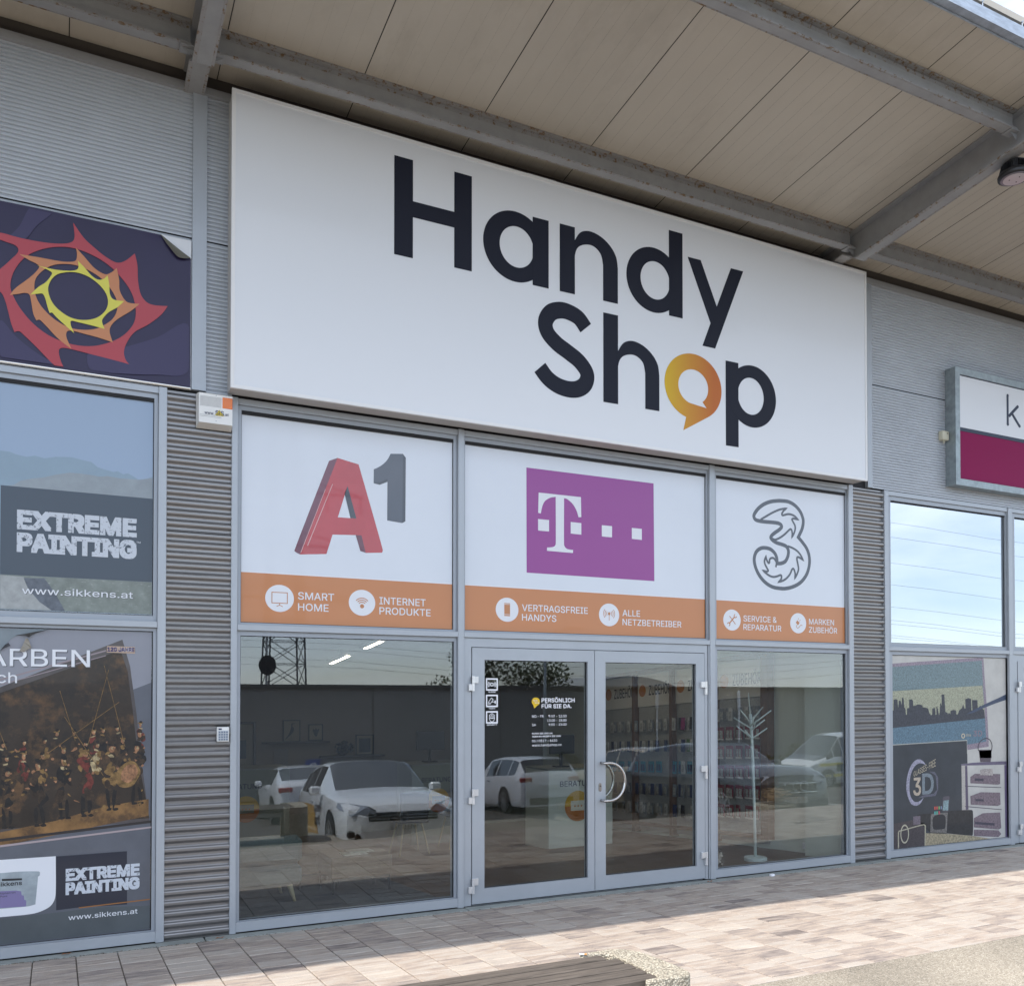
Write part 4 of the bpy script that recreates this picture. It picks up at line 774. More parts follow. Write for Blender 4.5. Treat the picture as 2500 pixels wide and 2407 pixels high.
kb = MB().tube([(10.008, -.104, 4.962), (10.008, -.104, 5.302)], .0185, 12).tube([(10.19, -.104, 5.195), (10.03, -.104, 5.06)], .0185, 12).tube([(10.075, -.104, 5.11), (10.222, -.104, 4.968)], .0185, 12)
for (x, z) in ((10.008, 4.962), (10.008, 5.302), (10.19, 5.195), (10.222, 4.968)):
    kb.tube([(x, -.1225, z), (x, -.10, z)], .0185, 16)
kb.xf(lambda x, y, z: (x, -.103+(y+.103)*.15, z)); kb.build('letter', NV, kk)
text('lettering', 'ik', 10.36, 10.66, 4.95, .36, -.1045, NV, kk, .0)

FLAT = True
# ------------------------------------------------------------------ posters of the shop on the left
XL = -2.33
up = thing('window_poster', 'faded mountain poster with a slate band of distressed white lettering in the upper left window', 'poster', (-.9, YF, 2.34), 'posters in the windows of the paint shop')
skyp = mat('poster_sky', (.30, .39, .52), .35, coat=.15)
MB().box(XL+.004, .614, YF, YF+.0015, 2.352, 3.912).build('poster_sheet', skyp, up)
shape('far_ridge', [clip(cl('ridge'), x0=XL+.01, x1=.612)], y1, mat('poster_ridge', (.25, .34, .42), .4, coat=.15, noise=.06, nscale=5), up)
shape('near_hill', [clip(cl('near_hill'), x1=.612)], y2, mat('poster_hill', (.28, .32, .35), .4, coat=.15, noise=.12, nscale=9), up)
MB().box(XL+.005, -.360, flat(y1), YF, 2.59, 3.195).build('pale_panel', PRINTW, up)
MB().box(-.350, .613, flat(y3), YF, 2.589, 3.195).build('slate_band', mat('slate_print', (.058, .078, .105), .4, coat=.15), up)
RK = mat('poster_grass', (.20, .23, .21), .4, coat=.15, noise=.25, nscale=14)
specks(RK, (.42, .45, .42), .58, .70, 30, .7, 8, (1, 1, 3))
MB().box(XL+.005, .613, flat(y1)-.0001, YF, 2.354, 2.588).build('meadow', RK, up)
shape('pale_rock', [clip(cl('rock'), z0=2.356, z1=2.587)], y2, mat('poster_rock', (.36, .38, .38), .5, noise=.2, nscale=20), up); shape('dark_rock', [clip(cl('rock2'), z0=2.356, z1=2.586)], y3, mat('poster_rock_dark', (.13, .15, .18), .5, noise=.3, nscale=30), up)
WORN = mat('worn_white_print', (.56, .60, .66), .5); specks(WORN, (.09, .11, .14), .57, .61, 55, .9)
text('lettering', 'EXTREME', -.251, .508, 2.904, .134, y3-.002, WORN, up, .15); text('lettering', 'PAINTING', -.251, .508, 2.748, .134, y3-.002, WORN, up, .15); text('lettering', 'TM', .506, .534, 2.864, .012, y3-.002, PRINTW, up)
SHD = mat('print_shadow', (.10, .11, .13), .6)
text('lettering', 'www.sikkens.at', -.214, .489, 2.460, .0475, y3-.002, SHD, up, .03); text('lettering', 'www.sikkens.at', -.217, .486, 2.463, .0475, y3-.004, PRINTW, up, .02)
lo = thing('window_poster', 'large torn poster with a framed dark painting and a paint bucket, lower left window', 'poster', (-.9, YF, .08), 'posters in the windows of the paint shop')
MB().box(XL+.004, .614, YF, YF+.0015, .082, 2.226).build('poster_sheet', mat('poster_dusk', (.115, .125, .15), .4, coat=.15, noise=.3, nscale=1.1), lo)
shape('grey_wall', [clip([(-2.3, 1.0), (-.2, 1.75), (.32, 2.03), (.42, 1.78), (.612, 1.86), (.612, 2.225), (-2.3, 2.225)])], y1+.001, mat('poster_wall', (.25, .26, .30), .4, coat=.15, noise=.1, nscale=1.2), lo)
def ext(n, sl): return cl(n)
shape('picture_frame', [clip(cl('canvas'), x0=XL+.01, x1=.612)], y1-.0003, mat('picture_frame_dark', (.085, .075, .075), .35, coat=.15, noise=.3, nscale=6), lo)
PT = mat('old_canvas', (.040, .028, .020), .4, coat=.15, noise=.6, nscale=3)
specks(PT, (.16, .085, .035), .50, .66, 4.2, .8, 6); specks(PT, (.015, .013, .012), .5, .62, 6, .8)
shape('painted_canvas', [clip(cl('canvas_in'), x0=XL+.01, x1=.612)], y2, PT, lo)
shape('canvas_floor', [clip([(-2.3, .80), (-.35, .84), (.0, .90), (.30, .98), (.60, 1.02), (.60, .90), (-.35, .745), (-2.3, .5)])], y2-.0006, (lambda m: specks(m, (.06, .035, .02), .45, .6, 6, .8))(mat('canvas_ochre', (.26, .14, .05), .4, coat=.15, noise=.4, nscale=7)), lo)
# a generic company of figures as loose brush marks: hats, heads, coats
OC = [mat('brush_'+n, c, .45, coat=.15, noise=.75, nscale=34) for n, c in (('cream', (.42, .33, .18)), ('skin', (.34, .17, .085)), ('crimson', (.15, .03, .022)), ('umber', (.045, .028, .017)), ('black', (.012, .011, .011)), ('gold', (.22, .13, .045)))]
def brush(cx, cz, rx, rz, m, lay, tilt=0., k=9, rag=.22):
    pts = []
    for i in range(k):
        a = 2*pi*i/k; r = 1+random.uniform(-rag, rag); x = rx*r*cos(a); z = rz*r*sin(a); pts.append((cx+x*cos(tilt)-z*sin(tilt), cz+x*sin(tilt)+z*cos(tilt)))
    shape('brush_mark', [clip(smooth_loop(pts, True, 3), x0=XL+.02, x1=.60)], y2-.0010-.0006*lay, m, lo, .0004)
rq = random.Random(21)
CO = [4, 5, 4, 2, 0, 3, 5, 4, 2, 3, 4, 5, 3, 4, 4, 2]
n_f = 0
for row, (zb, sc, cnt) in enumerate(((1.26, .62, 9), (1.14, .78, 8), (1.00, 1.0, 6))):
    for i in range(cnt):
        x = -.36+.93*(i+.5)/cnt+rq.uniform(-.03, .03); z = zb+(x+.36)*.16+rq.uniform(-.02, .02); s_ = sc*rq.uniform(.9, 1.1); col = CO[(row*5+i*3) % 16]; lay = row*1.4; n_f += 1
        for k in range(7): brush(x+rq.uniform(-.03, .03)*s_, z+rq.uniform(-.02, .18)*s_, rq.uniform(.012, .035)*s_, rq.uniform(.02, .06)*s_, OC[col if k % 3 else (3 if col != 0 else 5)], lay+.1+k*.04, rq.uniform(-.6, .6), 8, .4)
        if row == 2:
            for sx in (-.018, .022): brush(x+sx, z-.08*s_, .012*s_, .065*s_, OC[4 if col != 0 else 5], lay+.05, rq.uniform(-.15, .15), 8, .3); brush(x+sx+.008, z-.15*s_, .018, .010, OC[4], lay+.06)
        hx = x+rq.uniform(-.008, .012); hz = z+.245*s_
        brush(hx, hz, .016*s_, .023*s_, OC[1], lay+.6, rq.uniform(-.3, .3), 8, .2); brush(hx+.006, hz+.006, .007*s_, .010*s_, OC[0], lay+.65, 0, 7, .3)
        brush(hx, hz+.028*s_, .030*s_*rq.uniform(.7, 1.3), .012*s_, OC[rq.choice((4, 4, 3, 5))], lay+.7, rq.uniform(-.3, .3), 9, .3); brush(hx, hz+.040*s_, .016*s_, .014*s_, OC[rq.choice((4, 3, 4))], lay+.75, 0, 8, .3)
        brush(x, z+.20*s_, .022*s_, .009*s_, OC[rq.choice((0, 0, 5, 3))], lay+.62, rq.uniform(-.4, .4), 8, .4)
        brush(x+.04*s_, z+.12*s_, .009*s_, .010*s_, OC[1], lay+.66, 0, 7, .3)
for k in range(60): brush(rq.uniform(-.36, .56), rq.uniform(.92, 1.40), rq.uniform(.006, .02), rq.uniform(.004, .012), OC[rq.choice((5, 3, 5, 1, 4))], 4.0+k*.004, rq.uniform(-1, 1), 7, .5)
for (x0, z0, x1, z1) in ((-.1, 1.33, .40, 1.72), (.20, 1.42, .33, 1.95), (.12, 1.45, .02, 1.8), (.44, 1.40, .30, 1.98), (-.30, 1.4, -.42, 1.75), (.30, 1.2, .05, 1.62)):
    stroke('brush_line', [(x0, z0), (x1, z1)], .0035, y2-.0055, OC[5], lo, .0004)
brush(.46, 1.20, .075, .10, OC[5], 4, -.5, 12, .05); brush(.47, 1.21, .05, .07, OC[1], 4.5, -.5, 12, .05)
FL = mat('frame_line', (.40, .33, .34), .3, coat=.15)
shape('frame_edge', [clip(cl('frame_lo'), x0=XL+.01)], y3-.003, mat('frame_dark_line', (.03, .025, .025), .4), lo); shape('frame_edge', [clip(cl('frame_lo2'), x0=XL+.01)], y3-.003, FL, lo)
for dz, w in ((.0, .010), (-.035, .006)): stroke('frame_edge', [(-2.3, 1.24+dz), (.311, 2.085+dz)], w, y3-.001, mat('frame_top_line', (.28, .23, .25), .35, coat=.15), lo)
shape('floor_strip', [clip(cl('floor_g'), x0=XL+.01, x1=.612, z0=.084)], y2, mat('poster_floor', (.085, .10, .11), .4, coat=.15, noise=.2, nscale=2), lo)
shape('navy_field', [cl('navy')], y2-.001, mat('poster_navy', (.018, .022, .038), .4, coat=.15), lo)
stroke('orange_line', [(.15, .285), (.612, .298)], .008, y3-.001, mat('poster_orange_line', (.30, .13, .04), .5), lo)
cg = shape('white_card', [clip(cl('card'), x0=XL+.01)], y3-.001, PRINTW, lo)
shape('bucket_picture', [clip(cl('bucket'), x0=-.9)], y3-.003, mat('bucket_print', (.33, .38, .41), .5, noise=.2, nscale=12), cg); shape('label_purple', [cl('label_p')], y3-.0042, mat('label_purple', (.20, .17, .33), .5), cg); shape('label_bar', [cl('bar_b')], y3-.0042, RUBBER, cg)
text('lettering', 'sikkens', -.350, -.201, .478, .028, y3-.0055, RUBBER, cg, .05); text('lettering', 'Alphacron', -.334, -.240, .425, .013, y3-.0055, RUBBER, cg); text('lettering', 'Pure', -.330, -.288, .405, .013, y3-.0055, RUBBER, cg)
text('lettering', 'EXTREME', .066, .543, .477, .086, y3-.003, WORN, lo, .15); text('lettering', 'PAINTING', .066, .543, .381, .086, y3-.003, WORN, lo, .15); text('lettering', 'www.sikkens.at', .085, .531, .206, .034, y3-.004, PRINTW, lo, .02)
text('lettering', 'FARBEN', -.535, .213, 1.962, .1185, y3-.003, SHD, lo, .025); text('lettering', 'FARBEN', -.540, .208, 1.967, .1185, y3-.005, PRINTW, lo, .02)
text('lettering', 'Österreich', -.80, -.242, 1.852, .073, y3-.005, PRINTW, lo, .02)
shape('bare_glass', [clip(cl('peelbg'), x0=XL+.01, z1=2.226)], y3-.0055, mat('grimy_glass', (.20, .24, .27), .3, coat=.15, noise=.15, nscale=4), lo)
for n, c in (('peel1', (.04, .04, .045)), ('peel2', (.05, .05, .05)), ('peel3', (.28, .26, .22))):
    o = MB(); c0 = cl(n); o.v = [(x, y3-.007-.012*((i % 7)/7), z) for i, (x, z) in enumerate(c0)]; o.f = [tuple(range(len(c0)))]; o.mi = [0]; o.build('torn_flap', mat('torn_'+n, c, .6), lo)
st = thing('sticker', 'small hand-drawn white sticker with outlined letters on the painting poster', 'sticker', (.41, YF, 2.07))
shape('sticker_paper', [[(.316, 2.072), (.318, 2.118), (.500, 2.116), (.502, 2.068)]], y3-.007, mat('kraft_paper', (.48, .36, .28), .6), st)
text('lettering', '120 JAHRE', .320, .498, 2.079, .031, y3-.009, mat('ink_violet', (.06, .05, .14), .6), st, .13); text('lettering', '120 JAHRE', .323, .495, 2.081, .027, y3-.011, WHITE, st, .03)

# ------------------------------------------------------------------ poster of the electronics shop on the right
ep = thing('window_poster', 'grainy electronics poster with a city skyline screen, hi-fi rack and radios in the right window', 'poster', (9.2, YF, .08))
def pm(n, c, g=.12, s=70): 
    m = mat('tv_'+n, c, .5, coat=.15, noise=min(.6, g*1.6), nscale=s); return m
MB().box(8.209, 10.146, YF, YF+.0015, .080, 2.210).build('poster_sheet', pm('paper', (.50, .49, .46), .08, 5), ep)
X0, X1 = 8.211, 10.144
def q(n, name, c, lay, g=.15, s=60): return shape(name, [clip(cl(n), x0=X0, x1=X1, z0=.082, z1=2.208)], YF-.0012-.0008*lay, pm(name, c, g, s), ep, .0006)
q('tvfr', 'screen_frame', (.28, .23, .28), 0, .3); q('tv', 'screen_sky', (.16, .23, .25), 1, .3); q('sky_y', 'screen_glow', (.36, .37, .27), 2, .3); q('water', 'screen_water', (.11, .19, .25), 3, .3)
q('skyl', 'skyline', (.045, .05, .065), 4, .3, 40); q('arm', 'bridge_arm', (.05, .07, .12), 5); q('dpanel', 'dark_panel', (.035, .042, .052), 4, .15, 5); q('dpanel_e', 'panel_edge', (.42, .42, .38), 5)
q('sandy', 'table_top', (.35, .30, .20), 5, .4, 50); q('rack_l', 'rack_post', (.45, .42, .38), 5); q('rack_ld', 'rack_post_dark', (.10, .08, .13), 6); q('rack_r', 'rack_post_far', (.13, .10, .18), 5); q('rack_top', 'rack_top', (.13, .11, .17), 6)
for i in range(4): q('dev%d' % i, 'device', (.19, .145, .17), 6, .5, 45)
for i in range(3): q('dd%d' % i, 'device_display', (.05, .045, .07), 7)
for i in range(2): q('shelf%d' % i, 'rack_shelf', (.07, .06, .09), 7)
q('cds', 'disc_stack', (.40, .36, .34), 7, .4, 60); q('hpcup', 'headphone_cup', (.09, .07, .09), 7); q('hpcup2', 'headphone_cup', (.11, .09, .12), 7, .5, 30)
stroke('headband', smooth_loop([(p[0], p[1]) for p in SH['hp']], False), .012, YF-.0075, pm('band', (.06, .05, .07)), ep)
q('radio', 'radio', (.06, .05, .055), 7, .3, 60); q('radio_f', 'radio_rim', (.40, .37, .28), 8); q('dock', 'speaker_dock', (.022, .022, .025), 7, .3, 30); q('dockface', 'dock_face', (.17, .16, .15), 8, .4); q('dockscr', 'dock_screen', (.02, .02, .025), 9)
q('phone', 'phone', (.09, .08, .10), 9); q('phone_s', 'phone_screen', (.25, .36, .38), 10, .5, 60); q('cres', 'crescent', (.34, .33, .42), 6, .3, 50)
shape('radio_dial', [ell(8.397, .235, .068, .105, 32), ell(8.397, .235, .054, .088, 32)], YF-.009, pm('dial', (.45, .42, .32)), ep); shape('radio_display', [rect(8.535, 8.650, .328, .420)], YF-.009, pm('display', (.17, .14, .17), .5), ep)
for i, c in enumerate(((.6, .1, .08), (.55, .12, .1), (.2, .4, .15), (.2, .25, .35), (.1, .4, .38), (.12, .42, .3), (.5, .08, .12))):
    x = 8.877+(i % 4)*.035; z = .475-(i//4)*.055; shape('dock_icon', [rect(x, x+.022, z, z+.035)], YF-.0100, pm('icon%d' % i, c), ep)
def tilt(z0, k, x0): return lambda X, Z, d: (X, YF-.009-d, Z+(X-x0)*k)
text('lettering', 'GLASSES-FREE', 8.545, 8.905, .862, .052, 0, pm('gold', (.52, .46, .34)), ep, .0, frame=lambda X, Z, d: (X, flat(YF-.0105)-d, .862+(X-8.545)*.29+(Z-.862)*(1+(X-8.545)*1.6)))
text('lettering', '3', 8.539, 8.663, .650, .20, YF-.0085, pm('three', (.50, .42, .33), .3), ep, .05); text('lettering', 'D', 8.683, 8.870, .655, .235, YF-.0075, pm('dee', (.20, .24, .27), .3), ep, .06); shape('letter_side', [[(8.80, .91), (8.905, .86), (8.925, .70), (8.87, .655), (8.70, .648), (8.62, .62), (8.90, .63), (8.945, .70), (8.945, .84), (8.89, .90)]], YF-.007, pm('deeside', (.12, .12, .16), .3), ep)
text('lettering', 'dina', 9.421, 9.507, 1.292, .030, YF-.0085, pm('gold', (.5, .4, .3)), ep); text('lettering', '3D', 9.551, 9.707, 1.289, .066, YF-.0085, pm('pinkgrey', (.24, .18, .22)), ep, .05)
shape('round_mark', [ell(9.375, 1.298, .032, .030, 24), ell(9.375, 1.298, .018, .017, 24)], YF-.0085, MC['tv_gold'], ep)

FLAT = False
# ------------------------------------------------------------------ stickers on the left door leaf
YD = .0385
def sticker(z, nm, label, draw):
    t = thing('warning_sticker', label, 'sticker', (3.34, YD, z), 'white pictogram stickers on the door glass')
    shape('sticker_border', [rect(3.283, 3.396, z, z+.1065), rect(3.2955, 3.3835, z+.0125, z+.094)], YD-.001, WHITE, t)
    draw(t, 3.3395, z+.0532)
    text('lettering', nm, *{'ALARM': (3.304, 3.374), 'VIDEO': (3.309, 3.370), 'SECURITY': (3.290, 3.389)}[nm], z-.0170, .0125, YD-.001, WHITE, t, .06)
def d1(t, x, z):
    shape('pictogram_dot', [ell(x, z, .0165, .0165, 28), ell(x, z, .0095, .0095, 28)], YD-.001, WHITE, t)
    for s in (0, pi):
        for r in (.025, .037): stroke('pictogram_wave', ell(x, z, r, r*.9, 14, s-radians(44), s+radians(44)), .0055, YD-.001, WHITE, t)
def d2(t, x, z):
    stroke('pictogram_camera', [(x-.032, z-.010), (x-.004, z+.026), (x+.012, z+.010), (x-.016, z-.026)], .005, YD-.001, WHITE, t, closed=True)
    stroke('pictogram_arm', [(x+.001, z-.009), (x+.026, z-.009)], .005, YD-.0015, WHITE, t); MB().box(x+.026, x+.037, YD-.001, YD, z-.024, z+.004).build('pictogram_mount', WHITE, t)
    stroke('pictogram_lens', ell(x-.026, z-.022, .009, .009, 10, radians(120), radians(330)), .004, YD-.002, WHITE, t)
def d3(t, x, z):
    stroke('pictogram_cap', [(x-.026, z+.015), (x, z+.034), (x+.026, z+.015), (x+.018, z+.006), (x-.018, z+.006)], .005, YD-.001, WHITE, t, closed=True)
    stroke('pictogram_face', smooth_loop([(x-.023, z+.004), (x-.024, z-.012), (x-.014, z-.032), (x, z-.038), (x+.014, z-.032), (x+.024, z-.012), (x+.023, z+.004)], False), .005, YD-.0015, WHITE, t)
    stroke('pictogram_visor', [(x-.020, z-.004), (x, z-.010), (x+.020, z-.004)], .006, YD-.002, WHITE, t); shape('pictogram_badge', [ell(x, z+.019, .005, .005, 12)], YD-.001, WHITE, t)
sticker(1.808, 'ALARM', 'white square sticker with sound wave pictogram, topmost of three on the door glass', d1)
sticker(1.667, 'VIDEO', 'white square sticker with camera pictogram, middle of three on the door glass', d2)
sticker(1.526, 'SECURITY', 'white square sticker with guard face pictogram, lowest of three on the door glass', d3)
oh = thing('opening_hours_sticker', 'white opening hours lettering with a yellow speech bubble on the left door leaf', 'sticker', (3.9, YD, 1.31))
bb = [(3.7668+.0405*cos(a), 1.712+.0365*sin(a)) for a in [radians(-70+i*300/30) for i in range(31)]]+[(3.752, 1.653)]
shape('yellow_bubble', [bb], YD-.001, mat('yellow_vinyl', (.75, .50, .02), .5), oh)
for (s, a, c, z, h, bd) in (('PERSÖNLICH', 3.824, 4.162, 1.706, .0361, .07), ('FÜR SIE DA.', 3.824, 4.130, 1.654, .0355, .07), ('MO - FR', 3.729, 3.843, 1.572, .0222, .015), ('9:00 - 12:00', 3.895, 4.078, 1.572, .0222, .015), ('13:00 - 18:00', 3.881, 4.078, 1.535, .0215, .015), ('SA', 3.729, 3.767, 1.498, .0212, .015), ('9:00 - 15:00', 3.895, 4.078, 1.498, .0212, .015),
    ('RUFEN SIE UNS AN', 3.729, 3.932, 1.425, .0142, .06), ('ODER SCHREIBEN SIE UNS:', 3.729, 4.021, 1.399, .0142, .06), ('05 / 0517 – 8430', 3.729, 3.981, 1.357, .0208, .015), ('www.handyshop.cc', 3.729, 4.028, 1.319, .0215, .015)):
    text('lettering', s, a, c, z, h, YD-.001, WHITE, oh, bd)
text('lettering', 'Handy', 3.738, 3.785, 1.716, .0115, YD-.0022, WHITE, oh, .03); text('lettering', 'Shop', 3.755, 3.800, 1.697, .0115, YD-.0022, WHITE, oh, .03)
# ------------------------------------------------------------------ ground
PS = .045; PE = -2.95   # fall of the paving and its outer edge
def gz(x, y):
    """height of the ground: the paving falls gently to the wall, the car park falls away beyond the strip of exposed aggregate"""
    if y > PE-.001: return -.02-PS*y
    xs_ = ((-99, -3.8), (2.85, -3.8), (3.1, PE-.1), (3.5, PE-.1), (4.9, -3.85), (5.75, -3.85), (6.3, PE-.05), (999, PE-.05))
    ys = PE
    for (a, ya), (b, yb) in zip(xs_, xs_[1:]):
        if a <= x <= b: ys = ya+(yb-ya)*(x-a)/(b-a); break
    low = ((PE, -.25), (-3.6, -.32), (-6, -.62), (-9, -.95), (-16, -1.45), (-30, -2.47), (-60, -2.6), (-500, -2.6))
    zl = -2.6
    for (a, za), (b, zb) in zip(low, low[1:]):
        if y >= b: zl = za+(zb-za)*(y-a)/(b-a); break
    k = min(1, max(0, (ys-y)/.55)); k = k*k*(3-2*k)
    return (-.02-PS*PE)*(1-k)+zl*k
PAV = bpy.data.materials.new('concrete_pavers'); PAV.use_nodes = True
t = PAV.node_tree; bs = t.nodes['Principled BSDF']; bs.inputs['Roughness'].default_value = .82
at = t.nodes.new('ShaderNodeAttribute'); at.attribute_name = 'tint'
c = t.nodes.new('ShaderNodeTexCoord'); mpn = t.nodes.new('ShaderNodeMapping'); mpn.inputs['Scale'].default_value = (3, 14, 3)
n1 = t.nodes.new('ShaderNodeTexNoise'); n1.inputs['Scale'].default_value = 1.6; n1.inputs['Detail'].default_value = 7; n1.inputs['Roughness'].default_value = .6
n2 = t.nodes.new('ShaderNodeTexNoise'); n2.inputs['Scale'].default_value = 160; n2.inputs['Detail'].default_value = 3
L2 = t.links
L2.new(c.outputs['Object'], mpn.inputs['Vector']); L2.new(mpn.outputs['Vector'], n1.inputs['Vector']); L2.new(c.outputs['Object'], n2.inputs['Vector'])
cr2 = t.nodes.new('ShaderNodeValToRGB'); e = cr2.color_ramp.elements
e[0].position = .0; e[0].color = (.19, .16, .145, 1); e[1].position = 1; e[1].color = (.56, .51, .45, 1)
for p_, c_ in ((.25, (.33, .28, .25, 1)), (.45, (.45, .37, .305, 1)), (.62, (.48, .43, .38, 1)), (.8, (.52, .45, .38, 1))):
    q_ = e.new(p_); q_.color = c_
ad = t.nodes.new('ShaderNodeMath'); ad.operation = 'MULTIPLY_ADD'; ad.inputs[1].default_value = 1.5; 
sub = t.nodes.new('ShaderNodeMath'); sub.operation = 'ADD'
L2.new(n1.outputs['Fac'], ad.inputs[0]); ad.inputs[2].default_value = -.75
L2.new(ad.outputs[0], sub.inputs[0]); L2.new(at.outputs['Fac'], sub.inputs[1]); L2.new(sub.outputs[0], cr2.inputs['Fac'])
mr = t.nodes.new('ShaderNodeMapRange'); mr.inputs['From Min'].default_value = .3; mr.inputs['From Max'].default_value = .7; mr.inputs['To Min'].default_value = .82; mr.inputs['To Max'].default_value = 1.12
L2.new(n2.outputs['Fac'], mr.inputs['Value'])
sc_ = t.nodes.new('ShaderNodeVectorMath'); sc_.operation = 'SCALE'; L2.new(cr2.outputs['Color'], sc_.inputs[0]); L2.new(mr.outputs['Result'], sc_.inputs['Scale']); L2.new(sc_.outputs['Vector'], bs.inputs['Base Color'])
bu = t.nodes.new('ShaderNodeBump'); bu.inputs['Strength'].default_value = .35; bu.inputs['Distance'].default_value = .002; L2.new(n2.outputs['Fac'], bu.inputs['Height']); L2.new(bu.outputs['Normal'], bs.inputs['Normal'])
specks(PAV, (.03, .03, .03), .735, .76, 16, .8, 3); specks(PAV, (.13, .12, .11), .60, .76, 1.1, .5)
rnd = random.Random(11); b = MB(); tints = []
x = -3.36+.098
while x < 17:
    y = -.092-rnd.choice((0, .05, .1)); y0 = -.092
    while y0 > PE+.01:
        ln = rnd.choice((.131, .131, .174, .174, .215)); y1_ = max(y0-ln, PE)
        if y1_ < PE+.05: y1_ = PE
        g = .0034; dz = rnd.uniform(-.0012, .0012); tn = min(.95, max(.02, rnd.gauss(.50, .13)))
        k = len(b.v); e_ = .004
        xa, xb, ya, yb_ = x+g, x+.261-g, y1_+g, y0-g
        ring0 = [(xa, ya), (xb, ya), (xb, yb_), (xa, yb_)]; ring1 = [(xa+e_, ya+e_), (xb-e_, ya+e_), (xb-e_, yb_-e_), (xa+e_, yb_-e_)]
        for (u, v_) in ring0: b.v.append((u, v_, gz(u, v_)-.02))
        for (u, v_) in ring0: b.v.append((u, v_, gz(u, v_)-.003+dz))
        for (u, v_) in ring1: b.v.append((u, v_, gz(u, v_)+dz))
        for r in (0, 4):
            for i in range(4): b.f.append((k+r+i, k+r+(i+1) % 4, k+r+4+(i+1) % 4, k+r+4+i)); b.mi.append(0)
        b.f.append((k+8, k+9, k+10, k+11)); b.mi.append(0)
        tints += [tn]*12; y0 = y1_
    x += .261
o = b.build('pavement', PAV); struct(o); o['label'] = 'pinkish grey concrete paving in straight columns along the shop front'
at_ = o.data.attributes.new('tint', 'FLOAT', 'POINT'); at_.data.foreach_set('value', tints)
SAND = mat('joint_sand', (.17, .15, .12), .95, noise=.5, nscale=60)
b = MB(); b.quad((-3.4, -.092, gz(0, -.092)-.011), (17, -.092, gz(0, -.092)-.011), (17, PE, gz(0, PE)-.011), (-3.4, PE, gz(0, PE)-.011)); struct(b.build('paving_bed', SAND))
rk = random.Random(3)
xs = [-6, -1.2, .985, 3.07, 5.67, 8.1, 10.2, 16]
b = MB()
for a_, c_ in zip(xs, xs[1:]): b.box(a_+.004, c_-.004, -.088, .03, -.08, -.0135, bev=.006)
ks = struct(b.build('kerb_strip', CONC))
b = MB()   # grit and moss along the foot of the kerb
for i in range(900):
    x_ = rk.uniform(-.6, 9.5) if i % 3 else rk.uniform(-.5, 1.0); y_ = -.09-abs(rk.gauss(0, .010)); s_ = rk.uniform(.002, .006); z_ = gz(x_, y_)
    b.v += [(x_-s_, y_, z_), (x_+s_, y_, z_+s_*.3), (x_, y_+s_, z_+s_*.4), (x_+s_*.2, y_-s_*.3, z_+s_*1.2)]; k = len(b.v)-4
    for f in ((0, 1, 3), (1, 2, 3), (2, 0, 3)): b.f.append(tuple(k+i_ for i_ in f)); b.mi.append(0)
tag(b.build('grit', SAND), 'line of sandy grit and moss along the foot of the kerb', 'grit', kind='stuff')
# exposed aggregate lot
AGG = bpy.data.materials.new('exposed_aggregate'); AGG.use_nodes = True
t = AGG.node_tree; bs = t.nodes['Principled BSDF']; bs.inputs['Roughness'].default_value = .9
c = t.nodes.new('ShaderNodeTexCoord'); vo = t.nodes.new('ShaderNodeTexVoronoi'); vo.inputs['Scale'].default_value = 150
nn = t.nodes.new('ShaderNodeTexNoise'); nn.inputs['Scale'].default_value = 1.1; nn.inputs['Detail'].default_value = 5
t.links.new(c.outputs['Object'], vo.inputs['Vector']); t.links.new(c.outputs['Object'], nn.inputs['Vector'])
rr = t.nodes.new('ShaderNodeValToRGB'); e = rr.color_ramp.elements; e[0].color = (.20, .175, .14, 1); e[1].color = (.50, .46, .39, 1)
for p_, c_ in ((.3, (.30, .265, .21, 1)), (.6, (.35, .31, .25, 1)), (.8, (.40, .35, .28, 1))): q_ = e.new(p_); q_.color = c_
sp = t.nodes.new('ShaderNodeSeparateColor'); t.links.new(vo.outputs['Color'], sp.inputs[0]); t.links.new(sp.outputs[0], rr.inputs['Fac'])
m2 = t.nodes.new('ShaderNodeMapRange'); m2.inputs['From Min'].default_value = .3; m2.inputs['From Max'].default_value = .7; m2.inputs['To Min'].default_value = .72; m2.inputs['To Max'].default_value = 1.15
t.links.new(nn.outputs['Fac'], m2.inputs['Value']); v2 = t.nodes.new('ShaderNodeVectorMath'); v2.operation = 'SCALE'; t.links.new(rr.outputs['Color'], v2.inputs[0]); t.links.new(m2.outputs['Result'], v2.inputs['Scale']); t.links.new(v2.outputs['Vector'], bs.inputs['Base Color'])
bu = t.nodes.new('ShaderNodeBump'); bu.inputs['Strength'].default_value = .6; bu.inputs['Distance'].default_value = .004; bu.invert = True; t.links.new(vo.outputs['Distance'], bu.inputs['Height']); t.links.new(bu.outputs['Normal'], bs.inputs['Normal'])
ASPH = mat('asphalt', (.075, .062, .052), .92, noise=.25, nscale=1.5); specks(ASPH, (.16, .14, .12), .52, .7, 90, .7)
gx = [-400, -60, -20, -6, 0, 2, 2.8, 2.95, 3.1, 3.3, 3.5, 3.8, 4.1, 4.4, 4.7, 4.9, 5.2, 5.5, 5.75, 5.9, 6.05, 6.2, 6.4, 6.7, 8, 12, 20, 40, 90, 400]; gy = [PE-.001, PE-.08, -3.1, -3.2, -3.3, -3.4, -3.5, -3.6, -3.7, -3.8, -3.9, -4.0, -4.1, -4.2, -4.3, -4.4, -4.6, -5.2, -6, -7.5, -9, -12, -16, -20, -30, -45, -60, -120, -400]
b = MB()
for y_ in gy:
    for x_ in gx: b.v.append((x_, y_, gz(x_, y_)-.003))
